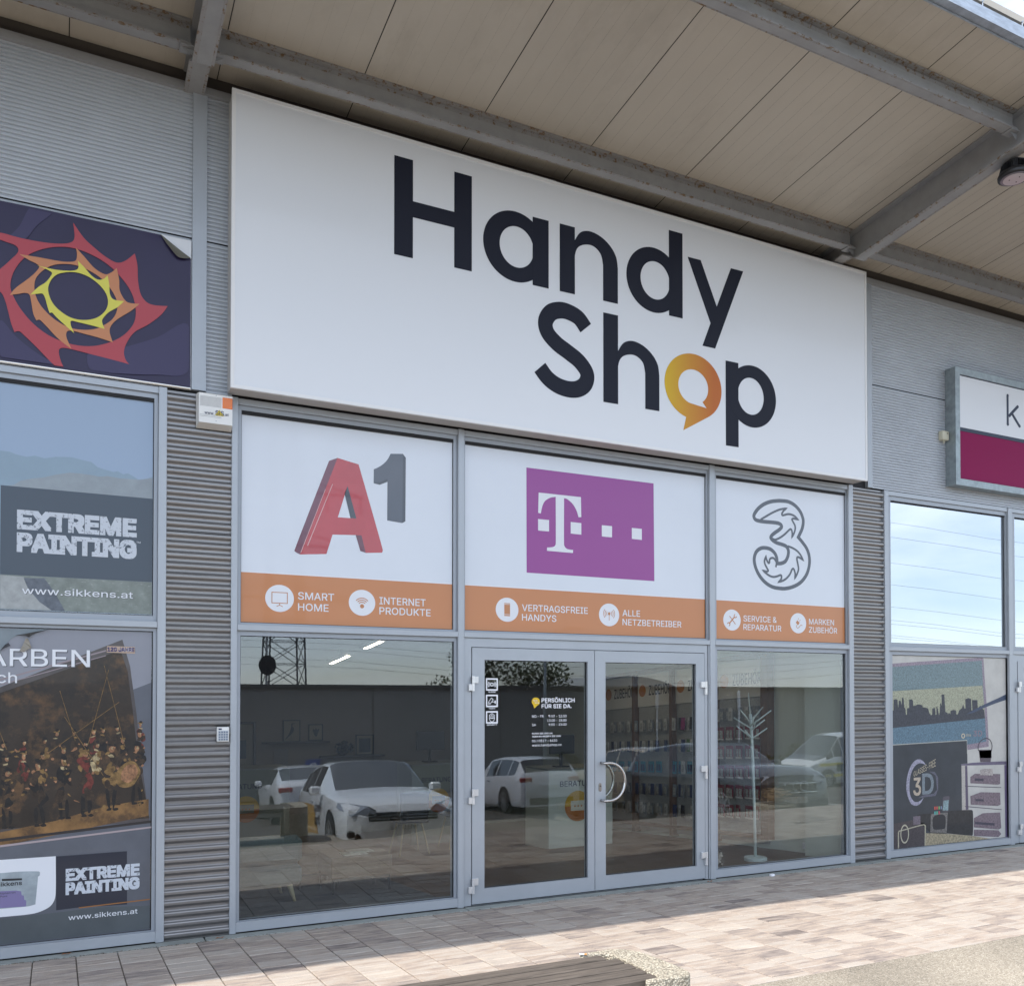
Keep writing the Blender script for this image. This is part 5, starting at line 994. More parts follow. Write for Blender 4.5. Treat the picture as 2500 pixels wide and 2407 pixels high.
for j_ in range(len(gy)-1):
    for i_ in range(len(gx)-1):
        k = j_*len(gx)+i_; b.f.append((k, k+len(gx), k+len(gx)+1, k+1)); b.mi.append(0 if gy[j_] > -7 else 1)
struct(b.build('car_park', [AGG, ASPH]))
MB().quad((-400, PE, -.5), (400, PE, -.5), (400, 400, -.8), (-400, 400, -.8)).build('ground', ASPH)['kind'] = 'structure'
PL = mat('white_road_paint', (.62, .60, .56), .7, noise=.3, nscale=30)
def ribbon3(name, pts, w, m):
    b = MB()
    for (xa, ya), (xb, yb) in zip(pts, pts[1:]):
        n_ = 12
        for i in range(n_):
            ax, ay = xa+(xb-xa)*i/n_, ya+(yb-ya)*i/n_; cx_, cy_ = xa+(xb-xa)*(i+1)/n_, ya+(yb-ya)*(i+1)/n_
            d = Vector((xb-xa, yb-ya)).normalized(); nx_, ny_ = -d.y*w/2, d.x*w/2
            b.quad(*[(u, v, gz(u, v)+.006) for u, v in ((ax-nx_, ay-ny_), (cx_-nx_, cy_-ny_), (cx_+nx_, cy_+ny_), (ax+nx_, ay+ny_))])
    return struct(b.build(name, m))
ribbon3('road_marking', [(-10, -6.2), (30, -6.2)], .10, PL)
for x_ in (2.6, 6.1, 9.2, 14.6, 17.4): ribbon3('road_marking', [(x_, -6.2), (x_+.4, -10.8)], .10, PL)
for x_ in (3.2, 6.0, 8.9, 11.9): ribbon3('road_marking', [(x_, -13.0), (x_+.4, -18.0)], .10, PL)

# ------------------------------------------------------------------ bench
TIM = mat('weathered_slat', (.135, .112, .092), .8, noise=.5, nscale=7, stretch=(.7, 14, 14), bump=.9, bscale=30)
specks(TIM, (.22, .20, .17), .64, .75, 60, .8)
PEB = bpy.data.materials.new('washed_pebble_concrete'); PEB.use_nodes = True
t = PEB.node_tree; bs = t.nodes['Principled BSDF']; bs.inputs['Roughness'].default_value = .85
c = t.nodes.new('ShaderNodeTexCoord'); vo = t.nodes.new('ShaderNodeTexVoronoi'); vo.inputs['Scale'].default_value = 105; t.links.new(c.outputs['Object'], vo.inputs['Vector'])
rr = t.nodes.new('ShaderNodeValToRGB'); e = rr.color_ramp.elements; e[0].color = (.42, .37, .29, 1); e[1].color = (.74, .69, .56, 1); q_ = e.new(.5); q_.color = (.60, .53, .41, 1)
sp = t.nodes.new('ShaderNodeSeparateColor'); t.links.new(vo.outputs['Color'], sp.inputs[0]); t.links.new(sp.outputs[0], rr.inputs['Fac'])
r3 = t.nodes.new('ShaderNodeMapRange'); r3.inputs['From Min'].default_value = .25; r3.inputs['From Max'].default_value = .7; r3.inputs['To Min'].default_value = 1; r3.inputs['To Max'].default_value = .45; t.links.new(vo.outputs['Distance'], r3.inputs['Value'])
v2 = t.nodes.new('ShaderNodeVectorMath'); v2.operation = 'SCALE'; t.links.new(rr.outputs['Color'], v2.inputs[0]); t.links.new(r3.outputs['Result'], v2.inputs['Scale']); t.links.new(v2.outputs['Vector'], bs.inputs['Base Color'])
bu = t.nodes.new('ShaderNodeBump'); bu.inputs['Strength'].default_value = 1; bu.inputs['Distance'].default_value = .006; bu.invert = True; t.links.new(vo.outputs['Distance'], bu.inputs['Height']); t.links.new(bu.outputs['Normal'], bs.inputs['Normal'])
BX, BY, BZ = .20, .30, -.10
bn = thing('park_bench', 'bench of dark weathered slats held by rounded pebble concrete ends', 'bench', (1.2+BX, -3.7+BY, gz(1.2, -3.4)))
for i in range(5):
    y0 = -3.495-i*.0875+BY
    xr = (2.205, 2.235, 2.245, 2.255, 2.245)[i]+BX if i else 2.19+BX
    MB().box(-.45+BX, xr, y0-.069, y0, .555+BZ, .597+BZ, bev=.005).build('slat', TIM, bn)
MB().box(-.3+BX, 2.1+BX, -3.9+BY, -3.52+BY, .50+BZ, .55+BZ).build('slat_bearer', MC['steel_paint'], bn)
def end_block(xa, s):
    out = [(0, -3.455), (.05, -3.452), (.11, -3.475), (.155, -3.53), (.18, -3.62), (.19, -3.80), (.19, -3.90), (.175, -3.95), (.13, -3.972), (0, -3.965), (-.055, -3.955), (-.06, -3.935), (.005, -3.93), (.02, -3.90), (.02, -3.55), (-.01, -3.505), (-.10, -3.492), (-.125, -3.470), (-.09, -3.455)]
    pts = smooth_loop(out, True, 3); b = MB(); n_ = len(pts)
    for z_ in (.06, .505):
        for (u, v_) in pts: b.v.append((xa+s*u, v_+BY, z_))
    for i in range(n_): b.f.append((i, (i+1) % n_, n_+(i+1) % n_, n_+i)); b.mi.append(0)
    b.f.append(tuple(n_+i for i in range(n_))); b.mi.append(0)
    o = b.build('concrete_end', PEB, bn)
    bv = o.modifiers.new('bevel', 'BEVEL'); bv.width = .014; bv.segments = 3; bv.limit_method = 'ANGLE'; bv.angle_limit = radians(50)
    return o
end_block(2.215+BX, 1); end_block(-.475+BX, -1)
cg_ = thing('cigarette_end', 'flattened cigarette end lying on the far corner of the bench', 'litter', (2.09+BX, -3.475+BY, .505))
MB().tube([(2.085+BX, -3.478+BY, .510), (2.105+BX, -3.492+BY, .510)], .004, 8).build('paper', WHITE, cg_); MB().tube([(2.105+BX, -3.492+BY, .510), (2.115+BX, -3.499+BY, .510)], .0042, 8).build('filter', mat('filter_orange', (.6, .3, .1), .7), cg_)
lf = random.Random(5)
for (x_, y_, lb) in ((1.08, -.075, 'dry curled orange leaf at the foot of the left pier'), (5.58, -.085, 'small dry leaf at the right corner of the door step'), (.07, -.03, 'small reddish leaf under the poster window')):
    b = MB(); z_ = gz(x_, y_)+.008 if y_ < -.088 else -.010
    b.v = [(x_-.03, y_, z_), (x_-.01, y_-.010, z_+.008), (x_+.02, y_-.006, z_+.004), (x_+.035, y_+.004, z_+.012), (x_+.01, y_+.012, z_+.003), (x_-.015, y_+.008, z_+.010)]
    b.f = [(0, 1, 5), (1, 2, 4, 5), (2, 3, 4)]; b.mi = [0]*3
    tag(b.build('dry_leaf', mat('leaf_brown', (.30, .11, .04), .8)), lb, 'leaf', 'dry leaves by the shop front')
b = MB().box(6.30, 6.345, -.14, -.108, gz(6.3, -.12), gz(6.3, -.12)+.022, bev=.003); tag(b.build('paper_scrap', WHITE), 'small white scrap on the paving below the coat stand window', 'litter')

# ------------------------------------------------------------------ canopy lamp
lp = thing('canopy_lamp', 'round black finned high bay lamp hanging under the canopy at the right', 'lamp', (7.33, -1.98, 6.3))
LX, LY, LZ = 7.315, -2.045, 6.21
b = MB().lathe([(.05, .10), (.055, .14), (.085, .12), (.085, .055), (.10, .05), (.125, .035), (.135, .01), (.133, -.008), (.118, -.014)], LX, LY, 40); b.xf(lambda x, y, z: (x, y, z+LZ)); b.build('lamp_housing', mat('black_housing', (.015, .015, .017), .4), lp)
fb = MB()
for i in range(28):
    a_ = 2*pi*i/28; ca, sa = cos(a_), sin(a_); w_ = .0022
    fb.quad(*[(LX+r*ca-sa*s_, LY+r*sa+ca*s_, LZ+z_) for r, z_, s_ in ((.086, .055, w_), (.122, .045, w_), (.105, .105, w_), (.086, .11, w_))]); fb.quad(*[(LX+r*ca-sa*s_, LY+r*sa+ca*s_, LZ+z_) for r, z_, s_ in ((.086, .055, -w_), (.122, .045, -w_), (.105, .105, -w_), (.086, .11, -w_))])
fb.build('cooling_fin', mat('grey_fin', (.05, .05, .055), .4, .5), lp)
b = MB().lathe([(.112, -.016), (.112, -.019), (.095, -.0195)], LX, LY, 40); b.xf(lambda x, y, z: (x, y, z+LZ)); b.build('lens_rim', mat('lens_rim', (.25, .23, .25), .25, .3), lp)
b = MB().lathe([(.092, -.017), (.092, -.0225), (.05, -.0235)], LX, LY, 40); b.xf(lambda x, y, z: (x, y, z+LZ)); b.build('lens', mat('lamp_lens', (.55, .50, .52), .25, coat=.5), lp)
b = MB()
for i in range(3):
    a_ = 2*pi*i/3+.4; b.lathe([(.0055, -.0225), (.0055, -.026)], LX+.045*cos(a_), LY+.045*sin(a_), 10)
b.xf(lambda x, y, z: (x, y, z+LZ)); b.build('lens_screw', BLACK, lp)
MB().tube([(LX, LY, LZ+.13), (LX, LY, LZ+.21), (7.27, LY, LZ+.235), (7.2, LY, LZ+.24)], .012, 8).build('lamp_arm', MC['steel_paint'], lp)
# ------------------------------------------------------------------ things inside the shop (the floor falls .064 per metre inwards)
def fz(y): return -.064*y-.005
CW = mat('coat_stand_white', (.62, .70, .68), .35)
ct = thing('coat_stand', 'white tree-shaped coat stand on a round base inside the right shop window', 'coat stand', (6.915, .78, fz(.78)))
z0 = fz(.78)
b = MB().lathe([(.122, z0), (.124, z0+.006), (.124, z0+.034), (.118, z0+.040), (.02, z0+.042)], 6.915, .78, 40); b.build('round_base', CW, ct, smooth=False)
MB().tube([(6.915, .78, z0+.03), (6.902, .78, .55), (6.884, .78, 1.0), (6.866, .78, 1.38), (6.85, .78, 1.56)], [.0165, .0165, .0165, .0175, .0175], 16).build('stem', CW, ct, smooth=True)
MB().tube([(6.85, .78, 1.55), (6.825, .78, 1.79)], [.006, .005], 10).build('top_spike', CW, ct)
for (xa, za, xb, zb, dy) in ((6.845, 1.46, 6.62, 1.61, -.1), (6.85, 1.46, 7.075, 1.635, .05), (6.85, 1.43, 7.04, 1.60, -.12), (6.845, 1.42, 6.80, 1.53, -.1), (6.85, 1.40, 7.0, 1.54, .1), (6.845, 1.41, 6.70, 1.52, .1), (6.86, 1.29, 6.70, 1.39, -.08), (6.86, 1.30, 6.72, 1.43, .08), (6.868, 1.29, 7.02, 1.405, -.08), (6.868, 1.30, 7.01, 1.45, .1), (6.86, 1.38, 6.93, 1.50, -.14)):
    MB().tube([(xa, .78, za), ((xa+xb)/2+(.02 if xb < xa else -.02), .78+dy*.5, (za+zb)/2-.012), (xb, .78+dy, zb)], [.0085, .008, .007], 10).build('hook_arm', CW, ct, smooth=True)
for z_ in (.75, 1.22, 1.5): MB().lathe([(.0185, z_), (.0185, z_+.004)], 6.893-(z_-.75)*.055, .78, 16).build('joint_ring', mat('ring_grey', (.2, .25, .3), .4), ct)
jr = thing('storage_jar', 'square glass jar of pale marshmallows with a metal lid behind the right door jamb', 'jar', (6.36, .71, fz(.71)))
JZ = fz(.71)
MB().box(6.29, 6.385, .66, .76, JZ, JZ+.15, bev=.006).build('glass_body', glass('jar_glass', 1, .02, (.95, .97, .97)), jr); MB().lathe([(.036, JZ+.152), (.036, JZ+.182)], 6.337, .71, 24).build('lid', INOX, jr)
rr_ = random.Random(2); mb = MB()
for i in range(34): 
    x_, y_, z_ = rr_.uniform(6.305, 6.37), rr_.uniform(.675, .745), rr_.uniform(JZ+.012, JZ+.135); a_ = rr_.uniform(0, 3); mb.tube([(x_-.008*cos(a_), y_, z_-.008*sin(a_)), (x_+.008*cos(a_), y_, z_+.008*sin(a_))], .0105, 10)
tag(mb.build('marshmallows', mat('marshmallow', (.72, .60, .50), .8), jr), None, None, kind='stuff')
# accessory wall along the right side wall
OAK = mat('oak_post', (.16, .085, .045), .5, noise=.3, nscale=6, stretch=(6, 6, 1)); PEG = mat('pegboard', (.42, .43, .42), .6); SGN = mat('shelf_sign', (.74, .74, .72), .6)
PEG2 = specks(mat('pegboard_dots', (.40, .41, .40), .6), (.08, .08, .08), .6, .63, 90, .8, 1)
OD = mat('orange_disc', (.55, .22, .05), .5); TXT = mat('ink_dark', (.02, .028, .06), .6)
def side(X): return lambda a, z, d: (X-d, a, z)
prods = {'crimson': (.22, .012, .035), 'teal': (.03, .24, .32), 'white': (.62, .62, .62), 'navy': (.03, .045, .13), 'magenta': (.32, .02, .16), 'grey': (.22, .24, .27), 'green': (.10, .22, .06), 'black': (.02, .02, .022)}
PM = {k: mat('pack_'+k, v, .4, coat=.3, noise=.25, nscale=40) for k, v in prods.items()}
WPK = mat('pack_window', (.45, .47, .45), .3, coat=.5, noise=.7, nscale=45); WPW = mat('pack_white_foot', (.7, .7, .68), .5)
rp = random.Random(9)
XW = 7.797
packs = {}
def pack(x, y, z, w, h, key, dx=.02):
    """one hanging pack facing into the room: card, window and foot strip"""
    kk_ = (round(w, 3), round(h, 3), key)
    if kk_ not in packs:
        r = thing('hanging_pack', '', 'accessory pack', (0, 0, 0), 'packs hanging on the accessory wall')
        MB().box(-.006, .006, -w/2, w/2, -h, 0).build('card', PM[key], r)
        if key in ('crimson', 'teal', 'white', 'grey', 'green'): MB().box(-.0095, -.0062, -w*.30, w*.30, -h*.86, -h*.26).build('blister', WPK if key != 'teal' else PM['navy'], r)
        if key == 'crimson': MB().box(-.008, -.0062, -w/2, w/2, -h, -h*.88).build('white_foot', WPW, r)
        packs[kk_] = [r, True]
    r, first = packs[kk_]
    if first: o = r; packs[kk_][1] = False
    else:
        o = r.copy(); COL.objects.link(o)
        for ch in r.children:
            c_ = ch.copy(); COL.objects.link(c_); c_.parent = o; c_.matrix_parent_inverse = Matrix()
    o.location = (x-dx, y, z); o.rotation_euler = (0, rp.uniform(-.03, .05), rp.uniform(-.12, .12))
    return o
unit_y = [1.50, 2.46, 3.38, 4.30, 5.22]
allpacks = []
for ui in range(4):
    ya, yb = unit_y[ui], unit_y[ui+1]
    words = ('nearest the window', 'second from the window', 'third from the window', 'farthest from the window')[ui]
    u = thing('accessory_shelf', 'oak framed pegboard shelf wall signed for accessories, unit '+words, 'shelf', (XW, (ya+yb)/2, 0), 'accessory shelf units on the side wall')
    sh = lambda *a: None
    MB().box(XW-.03, XW-.004, ya, yb, .05, 1.86).build('pegboard', PEG2, u, shear=True)
    MB().box(XW-.05, XW-.004, ya, yb, 1.862, 2.34).build('header_panel', SGN, u, shear=True)
    MB().box(XW-.11, XW, ya-.05 if ui else ya-.07, ya+.02 if ui else ya+.05, .11 if ui == 0 else .02, 2.36).build('post', OAK, u, shear=True)
    MB().box(XW-.12, XW, ya, yb, .12, .165).build('bottom_rail', OAK, u, shear=True); MB().box(XW-.12, XW, ya, yb, 2.341, 2.40).build('top_rail', OAK, u, shear=True)
    hz = 2.02
    fr = lambda a, z, d, ya=ya, yb=yb: (XW-.0515-d, yb-(a), z-.064*(yb-a))
    text('lettering', 'ZUBEHÖR', .33, .86, hz+.0, .145, 0, TXT, u, .03, frame=fr, th=.002)
    dsc = MB(); k0 = 28; dsc.v = [(XW-.053, yb-.17+.088*cos(2*pi*i/k0), hz+.075+.088*sin(2*pi*i/k0)) for i in range(k0)]; dsc.f = [tuple(range(k0))]; dsc.mi = [0]; dsc.build('orange_disc', OD, u, shear=True)
    rows = [1.74, 1.50, 1.26, 1.01, .76, .51] if ui == 0 else [1.66, 1.36, 1.06, .74, .46]
    for ri, rz in enumerate(rows):
        MB().box(XW-.034, XW-.029, ya+.05, yb-.02, rz+.012, rz+.018).build('peg_rail', PEG, u, shear=True)
        n_ = (9, 8, 8, 7)[ui]
        for i in range(n_):
            yy = ya+.09+(yb-ya-.14)*(i+.5)/n_+rp.uniform(-.012, .012)
            if ui == 0: key = 'crimson' if ri else rp.choice(('white', 'grey', 'white')); w_, h_ = .078, .165
            elif ui == 1: key = (('black', 'white', 'magenta'), ('white', 'green', 'navy'), ('teal', 'teal', 'white'), ('navy', 'grey', 'grey'), ('white', 'navy', 'black'))[ri][i % 3]; w_, h_ = .075, .17
            else: key = (('white', 'grey'), ('navy', 'white'), ('teal', 'teal'), ('grey', 'navy'), ('white', 'grey'))[ri][i % 2]; w_, h_ = .07, .16
            if rp.random() < .07: continue
            p_ = pack(XW-.04, yy, rz-.064*yy, w_, h_, key, .04+.03*(i % 2)); allpacks.append((p_, key, ui, ri, words))
rown = ('top', 'second', 'third', 'fourth', 'fifth', 'lowest'); ordn = ('first', 'second', 'third', 'fourth', 'fifth', 'sixth', 'seventh', 'eighth', 'ninth'); cnt_ = {}
for p_, key, ui, ri, words in allpacks:
    n_ = cnt_[(ui, ri)] = cnt_.get((ui, ri), -1)+1; un = ('nearest', 'second', 'third', 'farthest')[ui]
    p_['label'] = '%s pack, %s from the window side in the %s row of the %s shelf' % (key, ordn[n_], rown[ri], un); p_['group'] = 'packs hanging on the accessory wall'
# advice counters
CTR = mat('counter_pale', (.60, .66, .60), .5); DSK = mat('counter_top', (.25, .27, .26), .5); YEL = mat('disc_yellow', (.62, .38, .02), .5); ORB = mat('disc_orange', (.45, .14, .02), .5)
def counter(x0, x1, y0, y1, zt, tx0, tx1, tz, cap, cx_, cz_, cr_, label, word='BERATUNG'):
    CTR = MC['counter_pale'] if y0 < 4 else mat('counter_shaded', (.22, .24, .20), .5)  # back counters take a darker copy, the dim room put into their colour
    c_ = thing('advice_counter', label, 'counter', ((x0+x1)/2, y0, fz(y0)), 'advice counters in the shop')
    MB().box(x0, x1, y0, y1, fz(y1), zt, bev=.004).build('counter_body', CTR, c_); MB().box(x0-.01, x1+.01, y0-.01, y1+.01, zt+.001, zt+.02).build('counter_top', DSK, c_)
    text('lettering', word, tx0, tx1, tz, cap, y0-.003, TXT, c_, .03)
    shape('yellow_disc', [ell(cx_, cz_, cr_, cr_, 36)], y0-.003, YEL, c_); shape('orange_half', [ell(cx_, cz_, cr_, cr_, 20, pi, 2*pi)], y0-.005, ORB, c_)
    shape('bubble_mark', [rect(cx_-cr_*.55, cx_+cr_*.6, cz_-cr_*.3, cz_+cr_*.35)], y0-.0065, CTR, c_)
    for i in range(3): shape('mark_dot', [ell(cx_-cr_*.25+cr_*.25*i, cz_, cr_*.06, cr_*.06, 10)], y0-.008, ORB, c_)
    return c_
counter(5.70, 6.68, 3.30, 3.95, .79, 5.868, 6.42, .575, .072, 6.14, .315, .20, 'pale green advice counter straight behind the shop doors')
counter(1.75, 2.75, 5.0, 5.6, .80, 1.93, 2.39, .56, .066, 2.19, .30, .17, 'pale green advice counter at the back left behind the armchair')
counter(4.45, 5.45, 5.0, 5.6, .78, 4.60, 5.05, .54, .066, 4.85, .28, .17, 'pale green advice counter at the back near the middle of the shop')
def screen(x0, x1, z0_, z1_, y, label):
    m_ = thing('monitor', label, 'monitor', ((x0+x1)/2, y, z0_), 'monitors on the counters')
    MB().box(x0, x1, y, y+.03, z0_, z1_, bev=.004).build('screen', mat('monitor_dark', (.022, .03, .045), .3), m_); MB().box((x0+x1)/2-.02, (x0+x1)/2+.02, y+.031, y+.05, z0_-.16, z0_+.1).build('stand', RUBBER, m_); MB().box((x0+x1)/2-.1, (x0+x1)/2+.1, y-.02, y+.1, z0_-.175, z0_-.161).build('foot', RUBBER, m_)
screen(5.86, 6.24, .985, 1.24, 3.55, 'dark monitor on the counter behind the shop doors')
screen(4.62, 5.05, .98, 1.25, 5.25, 'dark monitor on the back middle counter')
# wall pictures, shelves, door panel
PB = mat('picture_blue', (.04, .08, .14), .5); PAP = mat('picture_paper', (.26, .26, .25), .6); SHF = mat('ledge_blue', (.085, .10, .14), .5)
def picture(x0, x1, z0_, z1_, label, fill):
    p_ = thing('framed_picture', label, 'picture', ((x0+x1)/2, 7.28, z0_), 'framed pictures on the back wall')
    frame_rect(MB(), x0, x1, z0_, z1_, .014, 7.25, 7.28).build('frame', PB, p_); MB().box(x0+.014, x1-.014, 7.262, 7.278, z0_+.014, z1_-.014).build('print', PAP, p_); fill(p_)
picture(3.16, 3.43, 1.04, 1.38, 'blue framed drawing of a long-legged bird on the left wall ledge', lambda p_: (shape('drawn_bird', [smooth_loop([(3.19, 1.07), (3.24, 1.14), (3.27, 1.20), (3.285, 1.27), (3.29, 1.325, 1), (3.37, 1.333, 1), (3.31, 1.315, 1), (3.305, 1.28), (3.33, 1.25), (3.32, 1.19), (3.27, 1.14)], True, 3)], 7.26, PB, p_), stroke('drawn_legs', [(3.285, 1.15), (3.29, 1.06)], .004, 7.259, PB, p_)))
picture(3.56, 3.79, 1.05, 1.31, 'blue framed plant drawing on the left wall ledge', lambda p_: shape('drawn_plant', [smooth_loop([(3.68, 1.11), (3.63, 1.19), (3.635, 1.24), (3.66, 1.22), (3.68, 1.25), (3.70, 1.22), (3.73, 1.24), (3.72, 1.18)], True, 3)], 7.26, PB, p_))
picture(4.33, 4.63, .80, 1.13, 'framed picture with a solid blue field on the right wall ledge', lambda p_: MB().box(4.385, 4.575, 7.25, 7.262, .845, 1.07).build('blue_field', PB, p_))
for (x0, x1, zz, lb) in ((2.84, 3.88, 1.015, 'left'), (3.74, 4.79, .775, 'lower right')):
    tag(MB().box(x0, x1, 7.16, 7.298, zz, zz+.03).build('picture_ledge', SHF), 'narrow blue picture ledge on the back wall, the %s of two' % lb, 'ledge', 'picture ledges')
nb = thing('notice_sheet', 'printed notice sheet pinned on the back wall under the bird drawing', 'notice', (3.14, 7.28, .7)); MB().box(3.03, 3.25, 7.285, 7.298, .69, .93).build('paper', mat('notice_paper', (.24, .25, .29), .6, noise=.4, nscale=70), nb)
pv = thing('small_plants', 'dark bluish plants standing on the lower right picture ledge', 'plant', (4.1, 7.2, .81))
b = MB()
for i in range(160):
    a_, r_ = rp.uniform(0, 6.3), rp.uniform(0, .11); x_, z_ = 4.12+r_*cos(a_)*1.3, .92+r_*sin(a_); b.quad((x_-.02, 7.2+rp.uniform(-.05, .05), z_), (x_, 7.2, z_+.02), (x_+.02, 7.2+rp.uniform(-.05, .05), z_), (x_, 7.2, z_-.02))
b.build('foliage', PB, pv); MB().lathe([(.05, .807), (.06, .85)], 4.12, 7.22, 16).build('pot', SHF, pv)
dp = thing('inner_door', 'pale back room door with a dark blue window at the far left of the shop', 'door', (2.4, 7.28, -.46)); MB().box(2.05, 2.68, 7.27, 7.298, -.46, 1.32).build('door_leaf', PAP, dp); MB().box(2.12, 2.60, 7.255, 7.27, .80, 1.08).build('window_panel', PB, dp); frame_rect(MB(), 1.98, 2.75, -.46, 1.36, .035, 7.262, 7.298, wb=.01).build('door_frame', SHF, dp)
# lounge corner
UP = mat('armchair_cloth', (.085, .12, .12), .9, noise=.25, nscale=60); LEGW = mat('pale_wood', (.40, .34, .20), .5)
ar = thing('armchair', 'teal grey upholstered armchair with pale tapered legs behind the left window', 'armchair', (1.55, 1.35, fz(1.35)))
MB().box(1.12, 1.98, 1.12, 1.75, .07, .26, bev=.035).build('seat', UP, ar); MB().box(1.12, 1.98, 1.10, 1.24, .265, .52, bev=.05).build('backrest', UP, ar); MB().box(1.10, 1.38, .98, 1.72, .06, .40, bev=.04).build('armrest', UP, ar)
for (x_, y_) in ((1.90, 1.15), (1.90, 1.70), (1.20, 1.15), (1.20, 1.70)): MB().tube([(x_-.03, y_, .08), (x_+.02, y_, fz(y_)+.002)], [.026, .012], 12).build('leg', LEGW, ar)
TW = mat('table_wood', (.10, .065, .035), .5, noise=.2, nscale=6)
for (x0, x1, y0, y1, zt, lb) in ((2.28, 2.86, 1.25, 1.75, .26, 'larger of the two nested coffee tables'), (2.10, 2.52, 1.8, 2.3, .22, 'smaller of the two nested coffee tables')):
    tb = thing('coffee_table', 'wooden coffee table on a black frame, '+lb, 'coffee table', ((x0+x1)/2, (y0+y1)/2, fz(y0)), 'nested coffee tables')
    MB().box(x0, x1, y0, y1, zt-.19, zt, bev=.005).build('table_top', TW, tb); f_ = MB()
    for x_ in (x0+.01, x1-.03):
        for y_ in (y0+.01, y1-.03): f_.box(x_, x_+.018, y_, y_+.018, fz(y_), zt-.192)
    f_.box(x0+.01, x1-.012, y0+.01, y0+.026, zt-.21, zt-.192); f_.box(x0+.01, x1-.012, y1-.03, y1-.014, zt-.21, zt-.192); f_.build('metal_frame', RUBBER, tb)
mg = thing('magazines', 'few magazines lying on the larger coffee table', 'magazines', (2.6, 1.5, .262)); MB().box(2.42, 2.66, 1.34, 1.52, .261, .268).build('magazine', mat('magazine_cover', (.5, .5, .42), .3, noise=.6, nscale=25), mg); MB().box(2.50, 2.74, 1.42, 1.60, .2685, .275).build('magazine', MC['magazine_cover'], mg)
rg = struct(MB().box(1.3, 3.05, .55, 2.9, -.003, .004).build('rug', mat('rug_grey', (.10, .105, .11), .95, noise=.3, nscale=30), None, shear=True)); rg['label'] = 'dark grey rug under the armchair and tables'; del rg['kind']; rg['category'] = 'rug'
for (x_, y_, lb) in ((4.05, 4.0, 'left of the pair'), (4.85, 4.3, 'right of the pair')):
    ch_ = thing('visitor_chair', 'dark shell chair with splayed pale legs before the back counter, '+lb, 'chair', (x_, y_, fz(y_)), 'visitor chairs at the back counter')
    b = MB().box(x_-.2, x_+.2, y_-.2, y_+.2, .15, .19, bev=.015); b.build('seat', RUBBER, ch_); MB().box(x_-.19, x_+.19, y_-.21, y_-.17, .19, .55, bev=.015).build('backrest', RUBBER, ch_)
    for sx in (-1, 1):
        for sy in (-1, 1): MB().tube([(x_+sx*.12, y_+sy*.12, .15), (x_+sx*.2, y_+sy*.2, fz(y_)+.002)], [.014, .010], 8).build('leg', LEGW, ch_)
# ------------------------------------------------------------------ the car park behind the camera, seen in the glass
TYRE = mat('tyre_rubber', (.018, .018, .018), .85); RIM = mat('alloy_rim', (.55, .56, .58), .25, .8); CGL = mat('car_glass', (.02, .025, .03), .05, 0, coat=1.0); HL = mat('headlight_lens', (.30, .32, .36), .08, .3, coat=1.0)
TL = mat('tail_light', (.40, .012, .015), .2, coat=1.0); TRB = mat('car_black_trim', (.015, .015, .017), .4); PLT = mat('number_plate', (.72, .72, .72), .5); CHR = mat('chrome', (.7, .7, .72), .12, 1.0)
KINDS = {
 'hatch': dict(L=4.3, fa=.86, ra=3.50, r=.325, st=[(0, .58, .58, .62), (.10, .70, .72, .80), (.45, .80, .845, .88), (.95, .86, .92, .90), (1.32, .90, .975, .90), (2.12, .92, 1.43, .90), (2.75, .94, 1.475, .90), (3.45, .97, 1.42, .89), (3.78, 1.0, 1.36, .88), (4.12, 1.02, 1.06, .86), (4.24, .95, .96, .82), (4.3, .62, .62, .74)]),
 'sedan': dict(L=4.5, fa=.88, ra=3.52, r=.325, st=[(0, .56, .56, .62), (.10, .68, .70, .80), (.5, .78, .82, .87), (1.0, .84, .90, .89), (1.45, .88, .95, .89), (2.2, .90, 1.38, .89), (2.85, .92, 1.42, .89), (3.35, .95, 1.36, .88), (3.92, 1.0, 1.06, .86), (4.35, .98, 1.03, .83), (4.45, .90, .92, .80), (4.5, .60, .60, .74)]),
 'wagon': dict(L=4.55, fa=.88, ra=3.52, r=.325, st=[(0, .56, .56, .62), (.10, .70, .72, .80), (.5, .80, .84, .87), (1.0, .86, .92, .89), (1.40, .90, .97, .90), (2.15, .92, 1.42, .90), (2.85, .94, 1.47, .90), (3.7, .96, 1.45, .89), (4.15, .98, 1.38, .87), (4.43, 1.0, 1.05, .85), (4.5, .92, .94, .82), (4.55, .60, .60, .74)]),
 'suv': dict(L=4.6, fa=.90, ra=3.70, r=.36, st=[(0, .66, .66, .66), (.08, .82, .84, .84), (.4, .95, 1.0, .92), (.95, 1.0, 1.06, .94), (1.4, 1.03, 1.11, .94), (2.1, 1.05, 1.56, .94), (2.8, 1.07, 1.62, .94), (3.7, 1.10, 1.58, .93), (4.2, 1.12, 1.48, .91), (4.48, 1.12, 1.16, .89), (4.56, 1.0, 1.02, .86), (4.6, .68, .68, .78)]),
 'van': dict(L=4.9, fa=.92, ra=3.95, r=.33, st=[(0, .62, .62, .70), (.10, .80, .82, .86), (.5, .92, .99, .92), (.9, 1.02, 1.16, .94), (1.25, 1.10, 1.45, .95), (1.75, 1.12, 1.86, .95), (2.2, 1.14, 1.94, .95), (3.3, 1.15, 1.96, .95), (4.6, 1.15, 1.95, .95), (4.82, 1.15, 1.86, .94), (4.87, 1.0, 1.02, .93), (4.9, .60, .60, .90)])}
